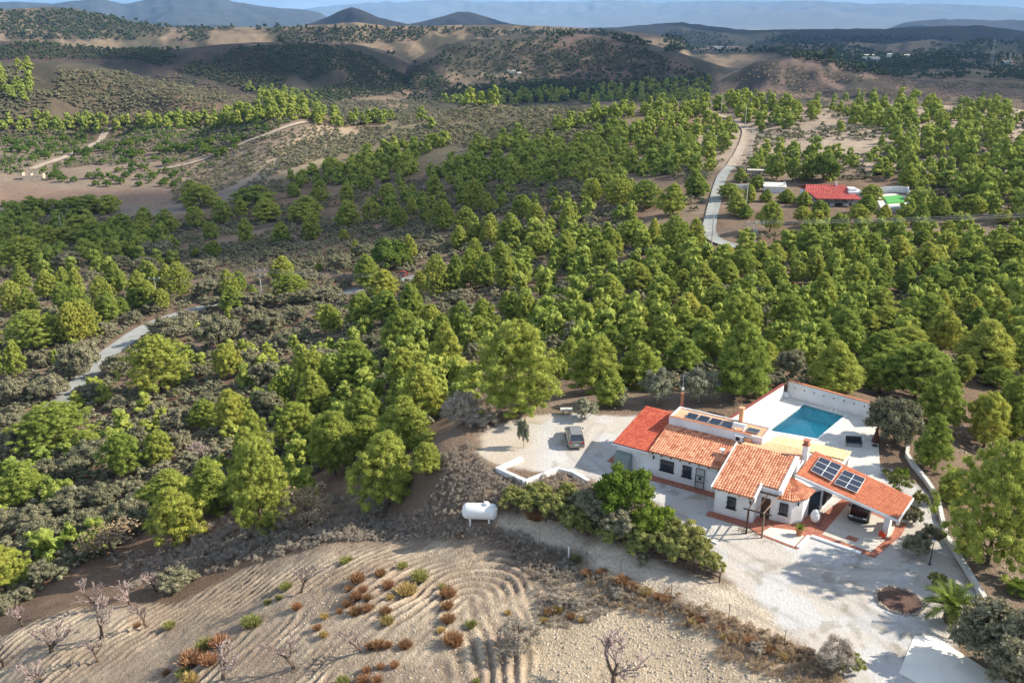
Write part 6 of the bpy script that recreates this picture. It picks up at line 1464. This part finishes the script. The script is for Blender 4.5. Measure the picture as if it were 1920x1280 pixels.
wq = at1(1416, 330); t_ = thing('shed', 'flat roofed grey shed behind the gate pillars', 'shed', wq, R(-10)); MB().box(-2.4, 2.4, 0, 2.4, -1, 1.8).build('wall', M['stone'], t_); MB().box(-2.7, 2.7, -.4, 2.7, 1.8, 1.95).build('roof', M['slab'], t_)
gp = [Vector(q) for q in at([1366, 1374, 1400, 1420], [338, 352, 352, 355])]
gwall('yard_wall', [tuple(v) for v in gp[1:]], 1.0, .3, 'low white wall by the gate of the red roofed house', None, world=True, z0=-1)
# ruin and far houses
wq = at1(62, 337); t_ = thing('ruin', 'roofless stone ruin above the dry river bed', 'ruin', wq, R(12)); k = depth_of(np.array(wq))/FPX
MB().box(-18*k, 18*k, -.3, .3, -1, 2.6).box(-18*k, -17*k, 0, 5, -1, 4.2).box(17*k, 18*k, 0, 5, -1, 3.2).box(-4*k, -3*k, 0, 5, -1, 3.4).box(-18*k, 6*k, 4.7, 5.3, -1, 4.4).build('wall', M['pales'], t_)
def far_house(px, py, wpx, hpx, dep, label, tw=0, m='white2', rm='slab'):
    q = at1(px, py); k = depth_of(np.array(q))/FPX; t_ = thing('far_house', label, 'house', q, R(-8)); w_, h_ = wpx*k/2, hpx*k
    MB().box(-w_, w_, 0, dep, -3, h_).build('wall', M[m], t_); MB().prism([(-w_*1.05, -1), (w_*1.05, -1), (w_*1.05, dep+1), (-w_*1.05, dep+1)], [h_, h_, h_+1, h_+1], [h_+.3, h_+.3, h_+1.4, h_+1.4]).build('roof', M[rm], t_)
    wn_ = MB()
    for u in np.linspace(-.8, .8, max(2, int(wpx/6))): wn_.box(w_*u-w_*.05, w_*u+w_*.05, -.12, -.02, h_*.3, h_*.75)
    wn_.build('window', M['glass'], t_)
    if tw: MB().box(w_*.4, w_*.7, 1, dep*.6, h_*.9, h_*1.5).build('tower', M[m], t_)
far_house(959, 137, 15, 3.5, 7, 'white farmhouse on the mauve slope in the middle distance', 1); far_house(973, 140, 7, 2.5, 5, 'smaller white house right of the farmhouse')
far_house(1634, 117, 30, 8, 16, 'white walled building in the far dark plantation'); far_house(1608, 107, 60, 3, 18, 'long low pale building behind the white walled one')
far_house(1668, 110, 8, 8, 8, 'small white tower like house right of the white walled building'); far_house(1695, 108, 26, 4, 12, 'pale long barn in the far dark plantation'); far_house(1352, 92, 24, 3, 16, 'pale farm on the low yellow hills'); far_house(1890, 122, 14, 6, 10, 'pale hut at the foot of the shorter pylon')
# ---------------------------------------------------------------- small clouds high above, whose shade lies on the land
cm = bpy.data.materials.new('cloud_vapour'); cm.use_nodes = True; t = cm.node_tree; t.nodes.clear(); ou = t.nodes.new('ShaderNodeOutputMaterial')
c1 = t.nodes.new('ShaderNodeBsdfDiffuse'); c1.inputs[0].default_value = (.9, .9, .9, 1); c2 = t.nodes.new('ShaderNodeBsdfTransparent'); c3 = t.nodes.new('ShaderNodeMixShader'); c3.inputs[0].default_value = .36
t.links.new(c1.outputs[0], c3.inputs[1]); t.links.new(c2.outputs[0], c3.inputs[2]); t.links.new(c3.outputs[0], ou.inputs[0])
def cloud(pixels, alt, th, seed, label):
    """a cloud as wide as the shade it throws on the land"""
    q = poly(pixels); q = q[~np.isnan(q[:, 0])]; c0 = q.mean(0); off = np.array(SUN)*((alt-c0[2])/SUN.z); ctr = c0+off
    P = (q-c0)[:, :2]; a = np.unwrap(np.arctan2(P[:, 1], P[:, 0])); R_ = np.hypot(P[:, 0], P[:, 1]); o_ = np.argsort(a % (2*math.pi)); aa = (a % (2*math.pi))[o_]; rr_ = R_[o_]
    na, nr = 96, 14; V_ = [(0, 0, th)]; ks = []
    for j in range(1, nr+1):
        u = j/nr
        for i in range(na):
            t_ = 2*math.pi*i/na; r = np.interp(t_, np.r_[aa[-1]-2*math.pi, aa, aa[0]+2*math.pi], np.r_[rr_[-1], rr_, rr_[0]])*u
            x, y = math.cos(t_)*r, math.sin(t_)*r; L_ = R_.mean()
            wob = 1+.22*u*(float(fbm(np.array([x/L_*4+seed]), np.array([y/L_*4]), seed, 4)[0])-.5)*2
            V_.append((x*wob, y*wob, th*math.sqrt(max(0, 1-u*u))*(.6+.8*float(vn(np.array([x/L_*5]), np.array([y/L_*5]), seed)[0]))))
    F_ = [(0, 1+i, 1+(i+1) % na) for i in range(na)]+[(1+(j-1)*na+i, 1+j*na+i, 1+j*na+(i+1) % na, 1+(j-1)*na+(i+1) % na) for j in range(1, nr) for i in range(na)]
    b0 = 1+(nr-1)*na; V_.append((0, 0, -th*.12)); F_ += [(b0+i, len(V_)-1, b0+(i+1) % na) for i in range(na)]
    o = MB().add(V_, F_).build('cloud', cm, smooth=True); o.location = ctr; tag(o, label, kind='stuff')
cloud('-40 400 200 372 420 345 640 325 820 318 1000 345 1080 380 1010 405 860 432 700 452 560 468 480 492 330 480 180 498 60 515 -40 500', 2600, 60, 3, 'cloud shading the far bank of the left valley')
cloud('150 92 330 96 520 84 700 90 800 112 840 150 780 172 640 165 500 150 330 128 180 118', 2900, 90, 5, 'cloud shading the dark hills behind the valley')
cloud('850 178 960 158 1100 152 1240 152 1330 160 1330 180 1150 192 950 196', 2700, 60, 6, 'cloud shading the dark wood beyond the ridge')
cloud('1180 140 1400 112 1640 112 1920 120 2100 150 2100 190 1700 186 1300 176', 2700, 80, 7, 'cloud shading the far mauve fields')
cloud('960 60 1240 46 1500 56 1740 50 1950 72 1950 84 1500 76 1200 72', 3300, 120, 8, 'cloud shading the blue hills')

# ---------------------------------------------------------------- haze over the valley
hz = MB().box(-42000, 42000, -3000, 44000, -260, 1100)
hm = bpy.data.materials.new('haze'); hm.use_nodes = True; t = hm.node_tree; t.nodes.clear()
pv = t.nodes.new('ShaderNodeVolumePrincipled'); pv.inputs['Color'].default_value = (.28, .57, 1.0, 1)
pv.inputs['Density'].default_value = 4.6e-5; pv.inputs['Anisotropy'].default_value = 0.1
ho = t.nodes.new('ShaderNodeOutputMaterial'); t.links.new(pv.outputs[0], ho.inputs['Volume'])
h = hz.build('haze', hm); tag(h, 'pale blue haze thickening towards the far mountains', kind='stuff')
